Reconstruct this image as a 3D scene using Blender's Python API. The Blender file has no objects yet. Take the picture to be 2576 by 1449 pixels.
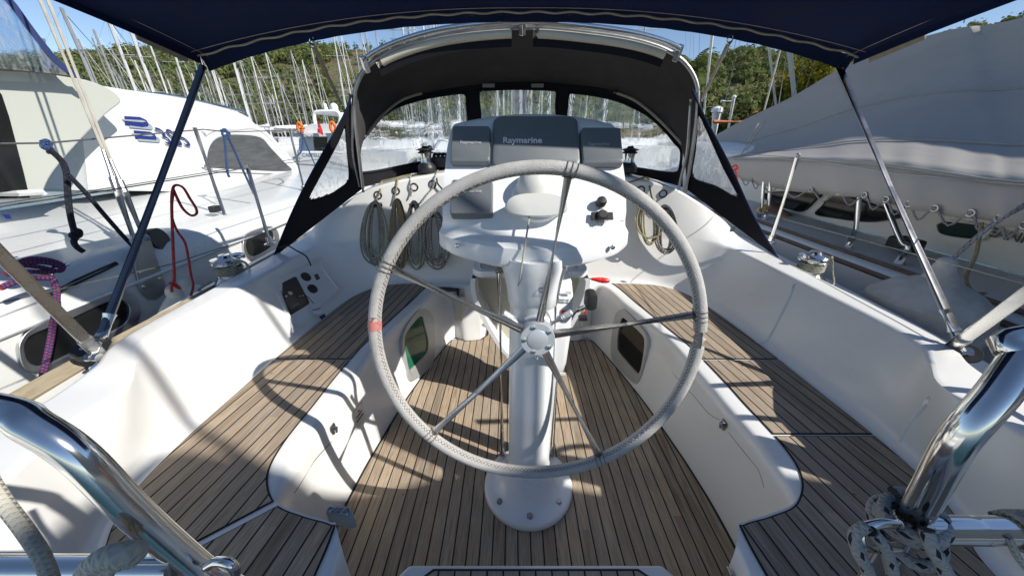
import bpy, bmesh, math, random
from mathutils import Vector, Matrix
from mathutils.bvhtree import BVHTree
random.seed(7)
S = bpy.context.scene
COL = S.collection
V = Vector
R = math.radians

# ------------------------------------------------------------------ camera
CAM = V((-0.07, 0.0, 1.4)); PITCH = 24.0; FL = 12.0
cd = bpy.data.cameras.new("camera"); cam = bpy.data.objects.new("camera", cd); COL.objects.link(cam)
cam.location = CAM; cam.rotation_euler = (R(90 - PITCH), 0, 0)
cd.lens = FL; cd.sensor_width = 36; cd.clip_start = 0.02; cd.clip_end = 3000
S.camera = cam
# ------------------------------------------------------------------ light
SUN = V((0.78, -0.365, 0.665)).normalized()
w = bpy.data.worlds.new("World"); S.world = w; w.use_nodes = True
nt = w.node_tree; nt.nodes.clear()
sky = nt.nodes.new("ShaderNodeTexSky"); sky.sky_type = 'NISHITA'; sky.sun_disc = False
sky.sun_elevation = math.asin(SUN.z); sky.sun_rotation = math.atan2(SUN.x, SUN.y)
sky.altitude = 1800; sky.air_density = 1.0; sky.dust_density = 0.0; sky.ozone_density = 2.6
bg = nt.nodes.new("ShaderNodeBackground"); bg.inputs[1].default_value = 0.112
wo = nt.nodes.new("ShaderNodeOutputWorld")
tn = nt.nodes.new('ShaderNodeMix'); tn.data_type = 'RGBA'; tn.blend_type = 'MULTIPLY'; tn.inputs[0].default_value = 1.0; tn.inputs[7].default_value = (1.02, 0.97, 0.93, 1)
nt.links.new(sky.outputs[0], tn.inputs[6]); nt.links.new(tn.outputs[2], bg.inputs[0]); nt.links.new(bg.outputs[0], wo.inputs[0])
sl = bpy.data.lights.new("sun", 'SUN'); sl.energy = 4.8; sl.angle = R(0.55); sl.color = (1.0, 0.955, 0.88)
so = bpy.data.objects.new("sun", sl); COL.objects.link(so)
so.rotation_euler = SUN.to_track_quat('Z', 'Y').to_euler(); so.location = (5, -5, 12)
S.view_settings.view_transform = 'Standard'; S.view_settings.look = 'None'
S.view_settings.exposure = 0.38; S.view_settings.gamma = 1.0
try:
    S.cycles.max_bounces = 8; S.cycles.transparent_max_bounces = 24; S.cycles.caustics_reflective = False
    S.cycles.caustics_refractive = False; S.cycles.sample_clamp_indirect = 4.0
except Exception: pass

# ------------------------------------------------------------------ measuring helpers (photo measured on a 2576 px wide grid)
CP, SP, FF = math.cos(R(PITCH)), math.sin(R(PITCH)), FL / 18.0
def ray(x, y):
    u = (x - 1288) / 1288.0; v = (724.5 - y) / 1288.0
    return V((u, v * SP + FF * CP, v * CP - FF * SP))
def P(x, y, z=None, Y=None, X=None, t=None):
    d = ray(x, y)
    if t is None:
        if z is not None: t = (z - CAM.z) / d.z
        elif Y is not None: t = Y / d.y
        else: t = (X - CAM.x) / d.x
    return CAM + d * t
def PL(x, y, O, N):
    d = ray(x, y); return CAM + d * ((O - CAM).dot(N) / d.dot(N))
def proj(p):
    q = p - CAM; a = q.y * CP - q.z * SP; b = q.y * SP + q.z * CP
    if a <= 1e-6: return (-9999, -9999)
    k = FF / a
    return (1288 + q.x * k * 1288, 724.5 - b * k * 1288)
def inpoly(x, y, poly):
    c = False; n = len(poly)
    for i in range(n):
        x1, y1 = poly[i]; x2, y2 = poly[i - 1]
        if (y1 > y) != (y2 > y) and x < (x2 - x1) * (y - y1) / (y2 - y1) + x1: c = not c
    return c

# ------------------------------------------------------------------ materials
M = {}
def nodes(name):
    m = bpy.data.materials.new(name); m.use_nodes = True; n = m.node_tree; n.nodes.clear()
    o = n.nodes.new("ShaderNodeOutputMaterial"); b = n.nodes.new("ShaderNodeBsdfPrincipled")
    n.links.new(b.outputs[0], o.inputs[0]); M[name] = m
    return m, n, b, o
def N(n, t, **k):
    x = n.nodes.new(t)
    for a, b in k.items():
        if a.startswith('i_'):
            x.inputs[a[2:].replace('_', ' ')].default_value = b
        else: setattr(x, a, b)
    return x
def mth(n, op, a, b=None):
    x = n.nodes.new("ShaderNodeMath"); x.operation = op
    for i, q in enumerate((a, b)):
        if q is None: continue
        if isinstance(q, (int, float)): x.inputs[i].default_value = q
        else: n.links.new(q, x.inputs[i])
    return x.outputs[0]
def mix(n, f, a, b, mode='MIX'):
    x = n.nodes.new("ShaderNodeMix"); x.data_type = 'RGBA'; x.blend_type = mode
    for i, q in ((0, f), (6, a), (7, b)):
        if isinstance(q, (int, float)): x.inputs[i].default_value = q
        elif isinstance(q, tuple): x.inputs[i].default_value = (q[0], q[1], q[2], 1)
        else: n.links.new(q, x.inputs[i])
    return x.outputs[2]
def ramp(n, f, pts):
    r = n.nodes.new("ShaderNodeValToRGB"); e = r.color_ramp.elements
    while len(e) < len(pts): e.new(0.5)
    for i, (p, c) in enumerate(pts):
        e[i].position = p; e[i].color = (c, c, c, 1) if isinstance(c, (int, float)) else (c[0], c[1], c[2], 1)
    n.links.new(f, r.inputs[0]); return r.outputs[0]
def mat(name, col, rough=0.4, metal=0.0, var=0.12, sc=6.0, bump=0.0, bs=60.0, coat=0.0, spec=0.5, dirt=None, stretch=(1, 1, 1), ds=1.5, trans=0.0):
    m, n, b, o = nodes(name)
    tc = N(n, "ShaderNodeTexCoord"); mp = N(n, "ShaderNodeMapping"); mp.inputs['Scale'].default_value = stretch
    n.links.new(tc.outputs['Object'], mp.inputs[0])
    no = N(n, "ShaderNodeTexNoise", i_Scale=sc, i_Detail=6.0, i_Roughness=0.6); n.links.new(mp.outputs[0], no.inputs[0])
    f = ramp(n, no.outputs[0], [(0.3, 0.0), (0.7, 1.0)])
    c = mix(n, f, tuple(q * (1 - var) for q in col), tuple(min(1, q * (1 + var)) for q in col))
    if dirt:
        n2 = N(n, "ShaderNodeTexNoise", i_Scale=ds, i_Detail=9.0, i_Roughness=0.7); n.links.new(tc.outputs['Object'], n2.inputs[0])
        g = ramp(n, n2.outputs[0], [(0.52, 0.0), (0.75, 0.6)])
        c = mix(n, g, c, dirt)
    n.links.new(c, b.inputs['Base Color'])
    r = ramp(n, no.outputs[0], [(0.2, max(0.02, rough * 0.8)), (0.8, min(1, rough * 1.25))])
    n.links.new(r, b.inputs['Roughness'])
    b.inputs['Metallic'].default_value = metal; b.inputs['Coat Weight'].default_value = coat
    b.inputs['Coat Roughness'].default_value = 0.08
    b.inputs['Specular IOR Level'].default_value = spec
    if bump:
        nb = N(n, "ShaderNodeTexNoise", i_Scale=bs, i_Detail=3.0); n.links.new(mp.outputs[0], nb.inputs[0])
        bp = N(n, "ShaderNodeBump", i_Strength=bump, i_Distance=0.01); n.links.new(nb.outputs[0], bp.inputs['Height'])
        n.links.new(bp.outputs[0], b.inputs['Normal'])
    return m
mat('gelcoat', (0.77, 0.77, 0.75), 0.3, var=0.012, sc=1.2, coat=0.25, dirt=(0.66, 0.645, 0.60), ds=1.6, bump=0.03, bs=3)
mat('gelcoat_grip', (0.76, 0.77, 0.77), 0.55, var=0.02, sc=3, bump=0.25, bs=260)
mat('gelcoat_old', (0.72, 0.72, 0.68), 0.45, var=0.05, sc=2.0, dirt=(0.56, 0.54, 0.48), ds=1.2)
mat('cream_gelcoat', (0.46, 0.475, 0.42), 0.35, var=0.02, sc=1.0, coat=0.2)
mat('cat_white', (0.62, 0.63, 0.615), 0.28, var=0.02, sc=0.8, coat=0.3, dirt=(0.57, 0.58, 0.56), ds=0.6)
mat('strut_steel', (0.17, 0.175, 0.19), 0.16, metal=1.0, var=0.1, sc=12)  # base darkened to carry the navy canopy's reflection and shade on the struts
mat('rail_steel', (0.60, 0.60, 0.58), 0.26, metal=1.0, var=0.08, sc=10)
mat('table_inside', (0.46, 0.43, 0.34), 0.5, var=0.05, sc=4)
mat('pod_white', (0.78, 0.79, 0.79), 0.28, var=0.012, sc=2, coat=0.3)
mat('cover_white', (0.62, 0.62, 0.59), 0.45, var=0.05, sc=5)
mat('steel', (0.72, 0.71, 0.69), 0.12, metal=1.0, var=0.06, sc=14, bump=0.015, bs=25)
mat('dull_steel', (0.42, 0.42, 0.41), 0.38, metal=1.0, var=0.15, sc=10, bump=0.05)
mat('aluminium', (0.58, 0.59, 0.60), 0.38, metal=1.0, var=0.06, sc=8)
mat('matt_alloy', (0.62, 0.64, 0.66), 0.42, metal=0.55, var=0.04, sc=12, bump=0.05, bs=200)
mat('frame_alloy', (0.50, 0.51, 0.50), 0.45, metal=0.55, var=0.05, sc=12)
mat('navy_canvas', (0.013, 0.024, 0.080), 0.85, var=0.25, sc=9, bump=0.25, bs=18, spec=0.2)
def glow(name, col, f):
    n = M[name].node_tree; b = [x for x in n.nodes if x.type == 'BSDF_PRINCIPLED'][0]; o = [x for x in n.nodes if x.type == 'OUTPUT_MATERIAL'][0]
    t = N(n, "ShaderNodeBsdfTranslucent"); t.inputs[0].default_value = (*col, 1); m_ = N(n, "ShaderNodeMixShader", i_Fac=f)
    n.links.new(b.outputs[0], m_.inputs[1]); n.links.new(t.outputs[0], m_.inputs[2]); n.links.new(m_.outputs[0], o.inputs[0])
glow('navy_canvas', (0.012, 0.030, 0.12), 0.35)
mat('black_canvas', (0.012, 0.012, 0.016), 0.85, var=0.2, sc=9, bump=0.2, bs=14, spec=0.2)
mat('hood_lining', (0.056, 0.052, 0.053), 0.9, var=0.2, sc=8, bump=0.2, bs=16, spec=0.2)
mat('beige_webbing', (0.36, 0.33, 0.26), 0.8, var=0.15, sc=30, bump=0.3, bs=300)
mat('tan_webbing', (0.17, 0.135, 0.09), 0.8, var=0.15, sc=30, bump=0.3, bs=300)
mat('beige_vinyl', (0.60, 0.56, 0.45), 0.5, var=0.06, sc=9)
mat('leather', (0.48, 0.465, 0.44), 0.8, var=0.10, sc=40, bump=0.5, bs=420, dirt=(0.38, 0.36, 0.34), ds=6)
mat('thread', (0.40, 0.36, 0.29), 0.7, var=0.1)
mat('dark_thread', (0.16, 0.14, 0.12), 0.7, var=0.1)
mat('red_tape', (0.55, 0.20, 0.18), 0.6, var=0.1, sc=60)
mat('red_plastic', (0.62, 0.02, 0.015), 0.35, var=0.05)
mat('orange_plastic', (0.8, 0.17, 0.02), 0.4, var=0.05)
mat('black_plastic', (0.018, 0.018, 0.019), 0.45, var=0.2, sc=20)
mat('black_rubber', (0.02, 0.02, 0.02), 0.7, var=0.2)
mat('display_grey', (0.14, 0.155, 0.165), 0.42, var=0.06, sc=7, bump=0.03, bs=90)
mat('display_edge', (0.20, 0.22, 0.22), 0.45, var=0.05)
mat('white_print', (0.72, 0.74, 0.75), 0.5, var=0.02)
mat('grey_print', (0.30, 0.33, 0.34), 0.5, var=0.02)
mat('dark_print', (0.05, 0.05, 0.05), 0.5, var=0.02)
mat('navy_print', (0.018, 0.028, 0.16), 0.4, var=0.05)
mat('shade_print', (0.27, 0.32, 0.35), 0.45, var=0.03)
mat('tarp', (0.37, 0.35, 0.325), 0.75, var=0.06, sc=1.4, bump=0.45, bs=6, stretch=(1, .35, 3), dirt=(0.31, 0.30, 0.285), ds=0.9)
mat('tarp_skirt', (0.30, 0.30, 0.28), 0.75, var=0.12, sc=2, bump=0.5, bs=4)
mat('hull_side', (0.66, 0.69, 0.71), 0.4, var=0.05, sc=1.5, dirt=(0.52, 0.54, 0.54), ds=1)
mat('old_teak', (0.15, 0.115, 0.085), 0.8, var=0.3, sc=12, bump=0.3, bs=50, stretch=(8, 1, 8))
mat('toe_teak', (0.30, 0.25, 0.17), 0.7, var=0.22, sc=9, bump=0.2, bs=60, stretch=(8, 1, 8))
mat('smoke_glass', (0.012, 0.013, 0.013), 0.08, var=0.2, spec=0.35)
mat('green_glass', (0.018, 0.12, 0.07), 0.1, var=0.35, sc=9, spec=0.8)
mat('dark_green_glass', (0.012, 0.035, 0.024), 0.12, var=0.3, sc=9, spec=0.5)
mat('grey_glass', (0.085, 0.09, 0.095), 0.12, var=0.25, sc=4, spec=0.8, stretch=(1, 1, 6))
mat('clear_plastic', (0.6, 0.6, 0.6), 0.2)
mat('caulk', (0.014, 0.014, 0.015), 0.6, var=0.2)
mat('mast_white', (0.52, 0.53, 0.54), 0.35, var=0.05, sc=2)
mat('mast_alloy', (0.33, 0.34, 0.35), 0.45, metal=0.3, var=0.08, sc=2)
mat('wire', (0.30, 0.30, 0.29), 0.4, metal=0.6, var=0.1)
mat('dark_wire', (0.13, 0.13, 0.13), 0.5, metal=0.4, var=0.1)
mat('boat_white', (0.74, 0.75, 0.75), 0.4, var=0.05, sc=1)
mat('sail_cover_blue', (0.02, 0.035, 0.12), 0.8, var=0.2)
mat('fender_white', (0.60, 0.58, 0.50), 0.55, var=0.12, sc=9, dirt=(0.35, 0.32, 0.26), ds=6)
mat('fender_sock', (0.035, 0.055, 0.20), 0.95, var=0.3, sc=50, bump=0.6, bs=300)
mat('fender_cover', (0.40, 0.40, 0.38), 0.75, var=0.2, sc=9, bump=0.6, bs=18, dirt=(0.2, 0.18, 0.15), ds=5)
mat('bark', (0.16, 0.12, 0.09), 0.9, var=0.3, sc=9, bump=0.4, bs=20)
mat('roof_tile', (0.45, 0.13, 0.05), 0.8, var=0.2, sc=3, bump=0.4, bs=6)
mat('plaster', (0.55, 0.50, 0.42), 0.8, var=0.1)
mat('concrete', (0.36, 0.35, 0.33), 0.85, var=0.15, sc=2, bump=0.2, bs=20)
mat('yellow_plastic', (0.65, 0.40, 0.02), 0.4, var=0.05)
mat('brown_leather', (0.16, 0.09, 0.05), 0.7, var=0.3)
mat('flag_red', (0.65, 0.02, 0.02), 0.8, var=0.08)

def teak(name, ang, width, tint=1.0, along=None):
    m, n, b, o = nodes(name)
    tc = N(n, "ShaderNodeTexCoord"); sp = N(n, "ShaderNodeSeparateXYZ"); n.links.new(tc.outputs['Object'], sp.inputs[0])
    X, Yy = sp.outputs[0], sp.outputs[1]
    if ang is None: a = mth(n, 'ABSOLUTE', X); sg = 0
    ca, sa = math.cos(R(ang or 0)), math.sin(R(ang or 0))
    p = mth(n, 'ADD', mth(n, 'MULTIPLY', X, ca), mth(n, 'MULTIPLY', Yy, sa))
    q = mth(n, 'SUBTRACT', mth(n, 'MULTIPLY', Yy, ca), mth(n, 'MULTIPLY', X, sa))
    # slight waviness of the seams
    wn = N(n, "ShaderNodeTexNoise", i_Scale=2.5, i_Detail=1.0); n.links.new(tc.outputs['Object'], wn.inputs[0])
    p = mth(n, 'ADD', p, mth(n, 'MULTIPLY', mth(n, 'SUBTRACT', wn.outputs[0], 0.5), 0.006))
    k = mth(n, 'DIVIDE', p, width); fr = mth(n, 'FRACT', k); idn = mth(n, 'FLOOR', k)
    # seam distance
    e = mth(n, 'MULTIPLY', mth(n, 'ABSOLUTE', mth(n, 'SUBTRACT', fr, 0.5)), 2.0)
    seam = ramp(n, e, [(0.875, 0.0), (0.905, 1.0)])
    cv = N(n, "ShaderNodeCombineXYZ"); n.links.new(mth(n, 'MULTIPLY', idn, 3.17), cv.inputs[0])
    n.links.new(mth(n, 'FLOOR', mth(n, 'ADD', mth(n, 'MULTIPLY', q, 0.62), mth(n, 'MULTIPLY', idn, 0.371))), cv.inputs[1])
    wh = N(n, "ShaderNodeTexWhiteNoise", noise_dimensions='3D'); n.links.new(cv.outputs[0], wh.inputs[0])
    gv = N(n, "ShaderNodeCombineXYZ")
    n.links.new(mth(n, 'ADD', mth(n, 'MULTIPLY', p, 330.0), mth(n, 'MULTIPLY', idn, 13.0)), gv.inputs[0]); n.links.new(mth(n, 'MULTIPLY', q, 9.0), gv.inputs[1])
    g = N(n, "ShaderNodeTexNoise", i_Scale=1.0, i_Detail=5.0, i_Roughness=0.65); n.links.new(gv.outputs[0], g.inputs[0])
    gv2 = N(n, "ShaderNodeCombineXYZ")
    n.links.new(mth(n, 'ADD', mth(n, 'MULTIPLY', p, 55.0), mth(n, 'MULTIPLY', idn, 7.0)), gv2.inputs[0]); n.links.new(mth(n, 'MULTIPLY', q, 3.0), gv2.inputs[1])
    g2 = N(n, "ShaderNodeTexNoise", i_Scale=1.0, i_Detail=4.0, i_Roughness=0.6); n.links.new(gv2.outputs[0], g2.inputs[0])
    c1 = mix(n, wh.outputs[0], (0.20 * tint, 0.135 * tint, 0.085 * tint), (0.54 * tint, 0.395 * tint, 0.255 * tint))
    c2 = mix(n, ramp(n, g2.outputs[0], [(0.35, 0.0), (0.7, 1.0)]), c1, (0.45 * tint, 0.385 * tint, 0.305 * tint))
    c3 = mix(n, ramp(n, g.outputs[0], [(0.40, 1.0), (0.56, 0.0)]), c2, (0.13 * tint, 0.10 * tint, 0.075 * tint))
    c3 = mix(n, 0.62, c2, c3)
    st = N(n, "ShaderNodeTexNoise", i_Scale=3.0, i_Detail=7.0, i_Roughness=0.7); n.links.new(tc.outputs['Object'], st.inputs[0])
    c3 = mix(n, ramp(n, st.outputs[0], [(0.5, 0.0), (0.8, 0.6)]), c3, (0.20 * tint, 0.165 * tint, 0.125 * tint))
    vo = N(n, "ShaderNodeTexVoronoi", i_Scale=8.0); n.links.new(tc.outputs['Object'], vo.inputs[0])
    c3 = mix(n, ramp(n, vo.outputs['Distance'], [(0.030, 0.75), (0.045, 0.0)]), c3, (0.05, 0.04, 0.03))
    blo = N(n, "ShaderNodeTexNoise", i_Scale=1.3, i_Detail=3.0); n.links.new(tc.outputs['Object'], blo.inputs[0])
    c3 = mix(n, ramp(n, blo.outputs[0], [(0.42, 0.0), (0.68, 0.45)]), c3, (0.40 * tint, 0.34 * tint, 0.27 * tint))
    c4 = mix(n, seam, c3, (0.016, 0.016, 0.017))
    n.links.new(c4, b.inputs['Base Color'])
    b.inputs['Roughness'].default_value = 0.72; b.inputs['Specular IOR Level'].default_value = 0.3
    hgt = mth(n, 'SUBTRACT', mth(n, 'MULTIPLY', g.outputs[0], 0.35), seam)
    bp = N(n, "ShaderNodeBump", i_Strength=0.55, i_Distance=0.002); n.links.new(hgt, bp.inputs['Height']); n.links.new(bp.outputs[0], b.inputs['Normal'])
    return m
teak('teak_sole', 0, 0.0474); teak('teak_right', 7, 0.0485, 0.95); teak('teak_left', -7, 0.0485, 0.95); teak('teak_step', 0, 0.047)

def ropemat(name, base, fleck, k=0.5, fl=26.0, second=None):
    m, n, b, o = nodes(name)
    uv = N(n, "ShaderNodeUVMap"); sp = N(n, "ShaderNodeSeparateXYZ"); n.links.new(uv.outputs[0], sp.inputs[0])
    u, v = sp.outputs[0], sp.outputs[1]
    a = mth(n, 'FRACT', mth(n, 'ADD', mth(n, 'MULTIPLY', u, fl), mth(n, 'MULTIPLY', v, 2.0)))
    c = mth(n, 'FRACT', mth(n, 'SUBTRACT', mth(n, 'MULTIPLY', u, fl), mth(n, 'MULTIPLY', v, 3.0)))
    fk = mth(n, 'MULTIPLY', mth(n, 'LESS_THAN', a, k), mth(n, 'LESS_THAN', c, k))
    w1 = N(n, "ShaderNodeTexNoise", i_Scale=9.0, i_Detail=4.0); tc = N(n, "ShaderNodeTexCoord"); n.links.new(tc.outputs['Object'], w1.inputs[0])
    bc = mix(n, ramp(n, w1.outputs[0], [(0.35, 0.0), (0.65, 1.0)]), base, tuple(q * 0.72 for q in base))
    col = mix(n, fk, bc, fleck)
    if second:
        f2 = mth(n, 'LESS_THAN', mth(n, 'FRACT', mth(n, 'MULTIPLY', v, 3.0)), 0.4); col = mix(n, f2, col, second)
    n.links.new(col, b.inputs['Base Color']); b.inputs['Roughness'].default_value = 0.85
    h1 = mth(n, 'SINE', mth(n, 'ADD', mth(n, 'MULTIPLY', u, 1100.0), mth(n, 'MULTIPLY', v, 25.13)))
    h2 = mth(n, 'SINE', mth(n, 'SUBTRACT', mth(n, 'MULTIPLY', u, 1100.0), mth(n, 'MULTIPLY', v, 25.13)))
    bp = N(n, "ShaderNodeBump", i_Strength=0.6, i_Distance=0.0015); n.links.new(mth(n, 'MAXIMUM', h1, h2), bp.inputs['Height']); n.links.new(bp.outputs[0], b.inputs['Normal'])
ropemat('rope_green', (0.40, 0.38, 0.31), (0.03, 0.12, 0.09), 0.36)
ropemat('rope_tan', (0.33, 0.27, 0.17), (0.25, 0.19, 0.10), 0.5)
ropemat('rope_navy', (0.42, 0.40, 0.35), (0.02, 0.03, 0.09), 0.5, 40)
ropemat('rope_beige', (0.42, 0.38, 0.24), (0.34, 0.30, 0.16), 0.4)
ropemat('rope_black', (0.008, 0.010, 0.018), (0.015, 0.02, 0.045), 0.4)
ropemat('rope_blue', (0.02, 0.05, 0.15), (0.06, 0.11, 0.24), 0.45, 60)
ropemat('rope_red', (0.42, 0.03, 0.03), (0.5, 0.10, 0.08), 0.4)
ropemat('rope_redblue', (0.02, 0.03, 0.13), (0.38, 0.03, 0.03), 0.5, 70)
ropemat('rope_grey', (0.40, 0.39, 0.37), (0.015, 0.016, 0.022), 0.33, 30)
ropemat('rope_white', (0.52, 0.50, 0.43), (0.50, 0.47, 0.39), 0.25, 90)
ropemat('rope_ochre', (0.54, 0.52, 0.44), (0.50, 0.45, 0.30), 0.25, 90)

# foliage (tint attribute carries each clump's own leaf colour)
def folmat(name, a, b_):
    m, n, b, o = nodes(name)
    at = N(n, "ShaderNodeAttribute", attribute_name="tint"); col = mix(n, at.outputs['Fac'], a, b_)
    n.links.new(col, b.inputs['Base Color']); b.inputs['Roughness'].default_value = 0.8; b.inputs['Specular IOR Level'].default_value = 0.2
    t = N(n, 'ShaderNodeBsdfTranslucent'); n.links.new(col, t.inputs[0]); mx = N(n, 'ShaderNodeMixShader', i_Fac=0.4); n.links.new(b.outputs[0], mx.inputs[1]); n.links.new(t.outputs[0], mx.inputs[2]); n.links.new(mx.outputs[0], o.inputs[0])
folmat('pine_leaves', (0.085, 0.125, 0.040), (0.225, 0.235, 0.085))
folmat('bush_leaves', (0.12, 0.13, 0.015), (0.26, 0.22, 0.02))
folmat('palm_leaves', (0.07, 0.11, 0.02), (0.17, 0.18, 0.05))

# terrain
def terr(name, c1, c2, c3):
    m, n, b, o = nodes(name)
    tc = N(n, "ShaderNodeTexCoord")
    a = N(n, "ShaderNodeTexNoise", i_Scale=0.03, i_Detail=8.0, i_Roughness=0.7); n.links.new(tc.outputs['Object'], a.inputs[0])
    d = N(n, "ShaderNodeTexNoise", i_Scale=0.35, i_Detail=6.0, i_Roughness=0.7); n.links.new(tc.outputs['Object'], d.inputs[0])
    c = mix(n, ramp(n, a.outputs[0], [(0.42, 0.0), (0.58, 1.0)]), c1, c2)
    c = mix(n, ramp(n, d.outputs[0], [(0.48, 0.0), (0.6, 0.8)]), c, c3)
    n.links.new(c, b.inputs['Base Color']); b.inputs['Roughness'].default_value = 0.95
    bp = N(n, "ShaderNodeBump", i_Strength=0.8, i_Distance=2.0); n.links.new(d.outputs[0], bp.inputs['Height']); n.links.new(bp.outputs[0], b.inputs['Normal'])
terr('hill_ground', (0.20, 0.14, 0.085), (0.10, 0.11, 0.04), (0.05, 0.08, 0.025))
terr('rock_ground', (0.30, 0.19, 0.12), (0.13, 0.12, 0.055), (0.05, 0.075, 0.03))
m, n, b, o = nodes('water'); tc = N(n, "ShaderNodeTexCoord")
wn = N(n, "ShaderNodeTexNoise", i_Scale=1.6, i_Detail=5.0); n.links.new(tc.outputs['Object'], wn.inputs[0])
bp = N(n, "ShaderNodeBump", i_Strength=0.4, i_Distance=0.15); n.links.new(wn.outputs[0], bp.inputs['Height']); n.links.new(bp.outputs[0], b.inputs['Normal'])
b.inputs['Base Color'].default_value = (0.015, 0.05, 0.055, 1); b.inputs['Roughness'].default_value = 0.08
# clear vinyl: mostly see-through, wavy, scuffed
def vinyl(name, scuff, wav, tint=(0.96, 0.97, 0.97)):
    m, n, b, o = nodes(name); n.nodes.remove(b)
    tc = N(n, "ShaderNodeTexCoord"); mp = N(n, "ShaderNodeMapping"); mp.inputs['Scale'].default_value = (1.0, 1.0, 0.35); n.links.new(tc.outputs['Object'], mp.inputs[0])
    wv = N(n, "ShaderNodeTexNoise", i_Scale=wav, i_Detail=3.0, i_Distortion=0.6); n.links.new(mp.outputs[0], wv.inputs[0])
    bp = N(n, "ShaderNodeBump", i_Strength=0.65, i_Distance=0.03); n.links.new(wv.outputs[0], bp.inputs['Height'])
    tr = N(n, "ShaderNodeBsdfTransparent"); tr.inputs[0].default_value = (*tint, 1)
    rf = N(n, "ShaderNodeBsdfRefraction", i_IOR=1.06, i_Roughness=0.03); rf.inputs[0].default_value = (*tint, 1); n.links.new(bp.outputs[0], rf.inputs['Normal'])
    gl = N(n, "ShaderNodeBsdfGlossy", i_Roughness=0.07); n.links.new(bp.outputs[0], gl.inputs['Normal'])
    df = N(n, "ShaderNodeBsdfTranslucent"); df.inputs[0].default_value = (0.8, 0.8, 0.8, 1)
    dd = N(n, "ShaderNodeBsdfDiffuse"); dd.inputs[0].default_value = (0.75, 0.75, 0.75, 1)
    s1 = N(n, "ShaderNodeMixShader", i_Fac=0.6); n.links.new(tr.outputs[0], s1.inputs[1]); n.links.new(rf.outputs[0], s1.inputs[2])
    s2 = N(n, "ShaderNodeMixShader", i_Fac=0.12); n.links.new(s1.outputs[0], s2.inputs[1]); n.links.new(gl.outputs[0], s2.inputs[2])
    sc = N(n, "ShaderNodeTexNoise", i_Scale=34.0, i_Detail=5.0, i_Distortion=1.5); n.links.new(mp.outputs[0], sc.inputs[0])
    fs = ramp(n, sc.outputs[0], [(0.45, scuff * 0.25), (0.62, scuff)])
    s4 = N(n, "ShaderNodeMixShader", i_Fac=0.5); n.links.new(df.outputs[0], s4.inputs[1]); n.links.new(dd.outputs[0], s4.inputs[2])
    s3 = N(n, "ShaderNodeMixShader"); n.links.new(fs, s3.inputs[0]); n.links.new(s2.outputs[0], s3.inputs[1]); n.links.new(s4.outputs[0], s3.inputs[2])
    n.links.new(s3.outputs[0], o.inputs[0])
vinyl('clear_window', 0.09, 8.0); vinyl('side_window', 0.42, 9.0); vinyl('far_window', 0.35, 4.0, (0.75, 0.85, 0.95)); vinyl('cover_window', 0.06, 3.0)

# ------------------------------------------------------------------ object helpers
def tag(o, label=None, cat=None, group=None, kind=None):
    if label: o['label'] = label
    if cat: o['category'] = cat
    if group: o['group'] = group
    if kind: o['kind'] = kind
    return o
def thing(name, label, cat, loc=(0, 0, 0), group=None):
    o = bpy.data.objects.new(name, None); COL.objects.link(o); o.location = loc
    o.empty_display_size = 0.1
    return tag(o, label, cat, group)
def world_of(o):
    m = Matrix.Translation(o.location) @ o.rotation_euler.to_matrix().to_4x4()
    return m
def obj(name, bm, m, parent=None, smooth=True, bevel=0.0, seg=2, sub=0, local=False, ang=35, mats=None):
    me = bpy.data.meshes.new(name)
    if isinstance(bm, bmesh.types.BMesh):
        bmesh.ops.recalc_face_normals(bm, faces=bm.faces[:]); bm.to_mesh(me); bm.free()
    else: me = bm
    for q in (mats or [m]): me.materials.append(M[q])
    o = bpy.data.objects.new(name, me); COL.objects.link(o)
    if parent is not None:
        o.parent = parent
        if not local:
            # vertices are given in world space: undo the transform of every ancestor
            mm = Matrix.Identity(4); p = parent; chain = []
            while p is not None: chain.append(p); p = p.parent
            for p in reversed(chain): mm = mm @ (p.matrix_parent_inverse @ world_of(p))
            o.matrix_parent_inverse = mm.inverted()
    if smooth:
        for p in me.polygons: p.use_smooth = True
        if not bevel and not sub:
            try: me.set_sharp_from_angle(angle=R(ang))
            except Exception: pass
    if bevel:
        md = o.modifiers.new("b", 'BEVEL'); md.width = bevel; md.segments = seg; md.limit_method = 'ANGLE'; md.angle_limit = R(30)
        md.harden_normals = True
    if sub:
        md = o.modifiers.new("s", 'SUBSURF'); md.levels = sub; md.render_levels = sub
    return o
def B(): return bmesh.new()
def box(bm, c, s, rot=None):
    c = V(c); vs = []
    for z in (-.5, .5):
        for y in (-.5, .5):
            for x in (-.5, .5):
                p = V((x * s[0], y * s[1], z * s[2]))
                if rot is not None: p = rot @ p
                vs.append(bm.verts.new(c + p))
    for f in ((0, 1, 3, 2), (4, 6, 7, 5), (0, 4, 5, 1), (2, 3, 7, 6), (0, 2, 6, 4), (1, 5, 7, 3)):
        bm.faces.new([vs[i] for i in f])
def frame_of(d):
    d = V(d).normalized(); a = V((0, 0, 1)) if abs(d.z) < 0.9 else V((1, 0, 0))
    x = d.cross(a).normalized(); y = x.cross(d).normalized(); return x, y, d
def catmull(pts, n=6, closed=False):
    pts = [V(p) for p in pts]; L = len(pts); out = []
    if L < 3 and not closed: return pts
    rng = range(L if closed else L - 1)
    for i in rng:
        g = (lambda k: pts[k % L]) if closed else (lambda k: pts[min(max(k, 0), L - 1)])
        p0, p1, p2, p3 = g(i - 1), g(i), g(i + 1), g(i + 2)
        for j in range(n):
            t = j / n; t2 = t * t; t3 = t2 * t
            out.append(0.5 * ((2 * p1) + (p2 - p0) * t + (2 * p0 - 5 * p1 + 4 * p2 - p3) * t2 + (3 * p1 - p0 - 3 * p2 + p3) * t3))
    if not closed: out.append(pts[-1].copy())
    return out
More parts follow.
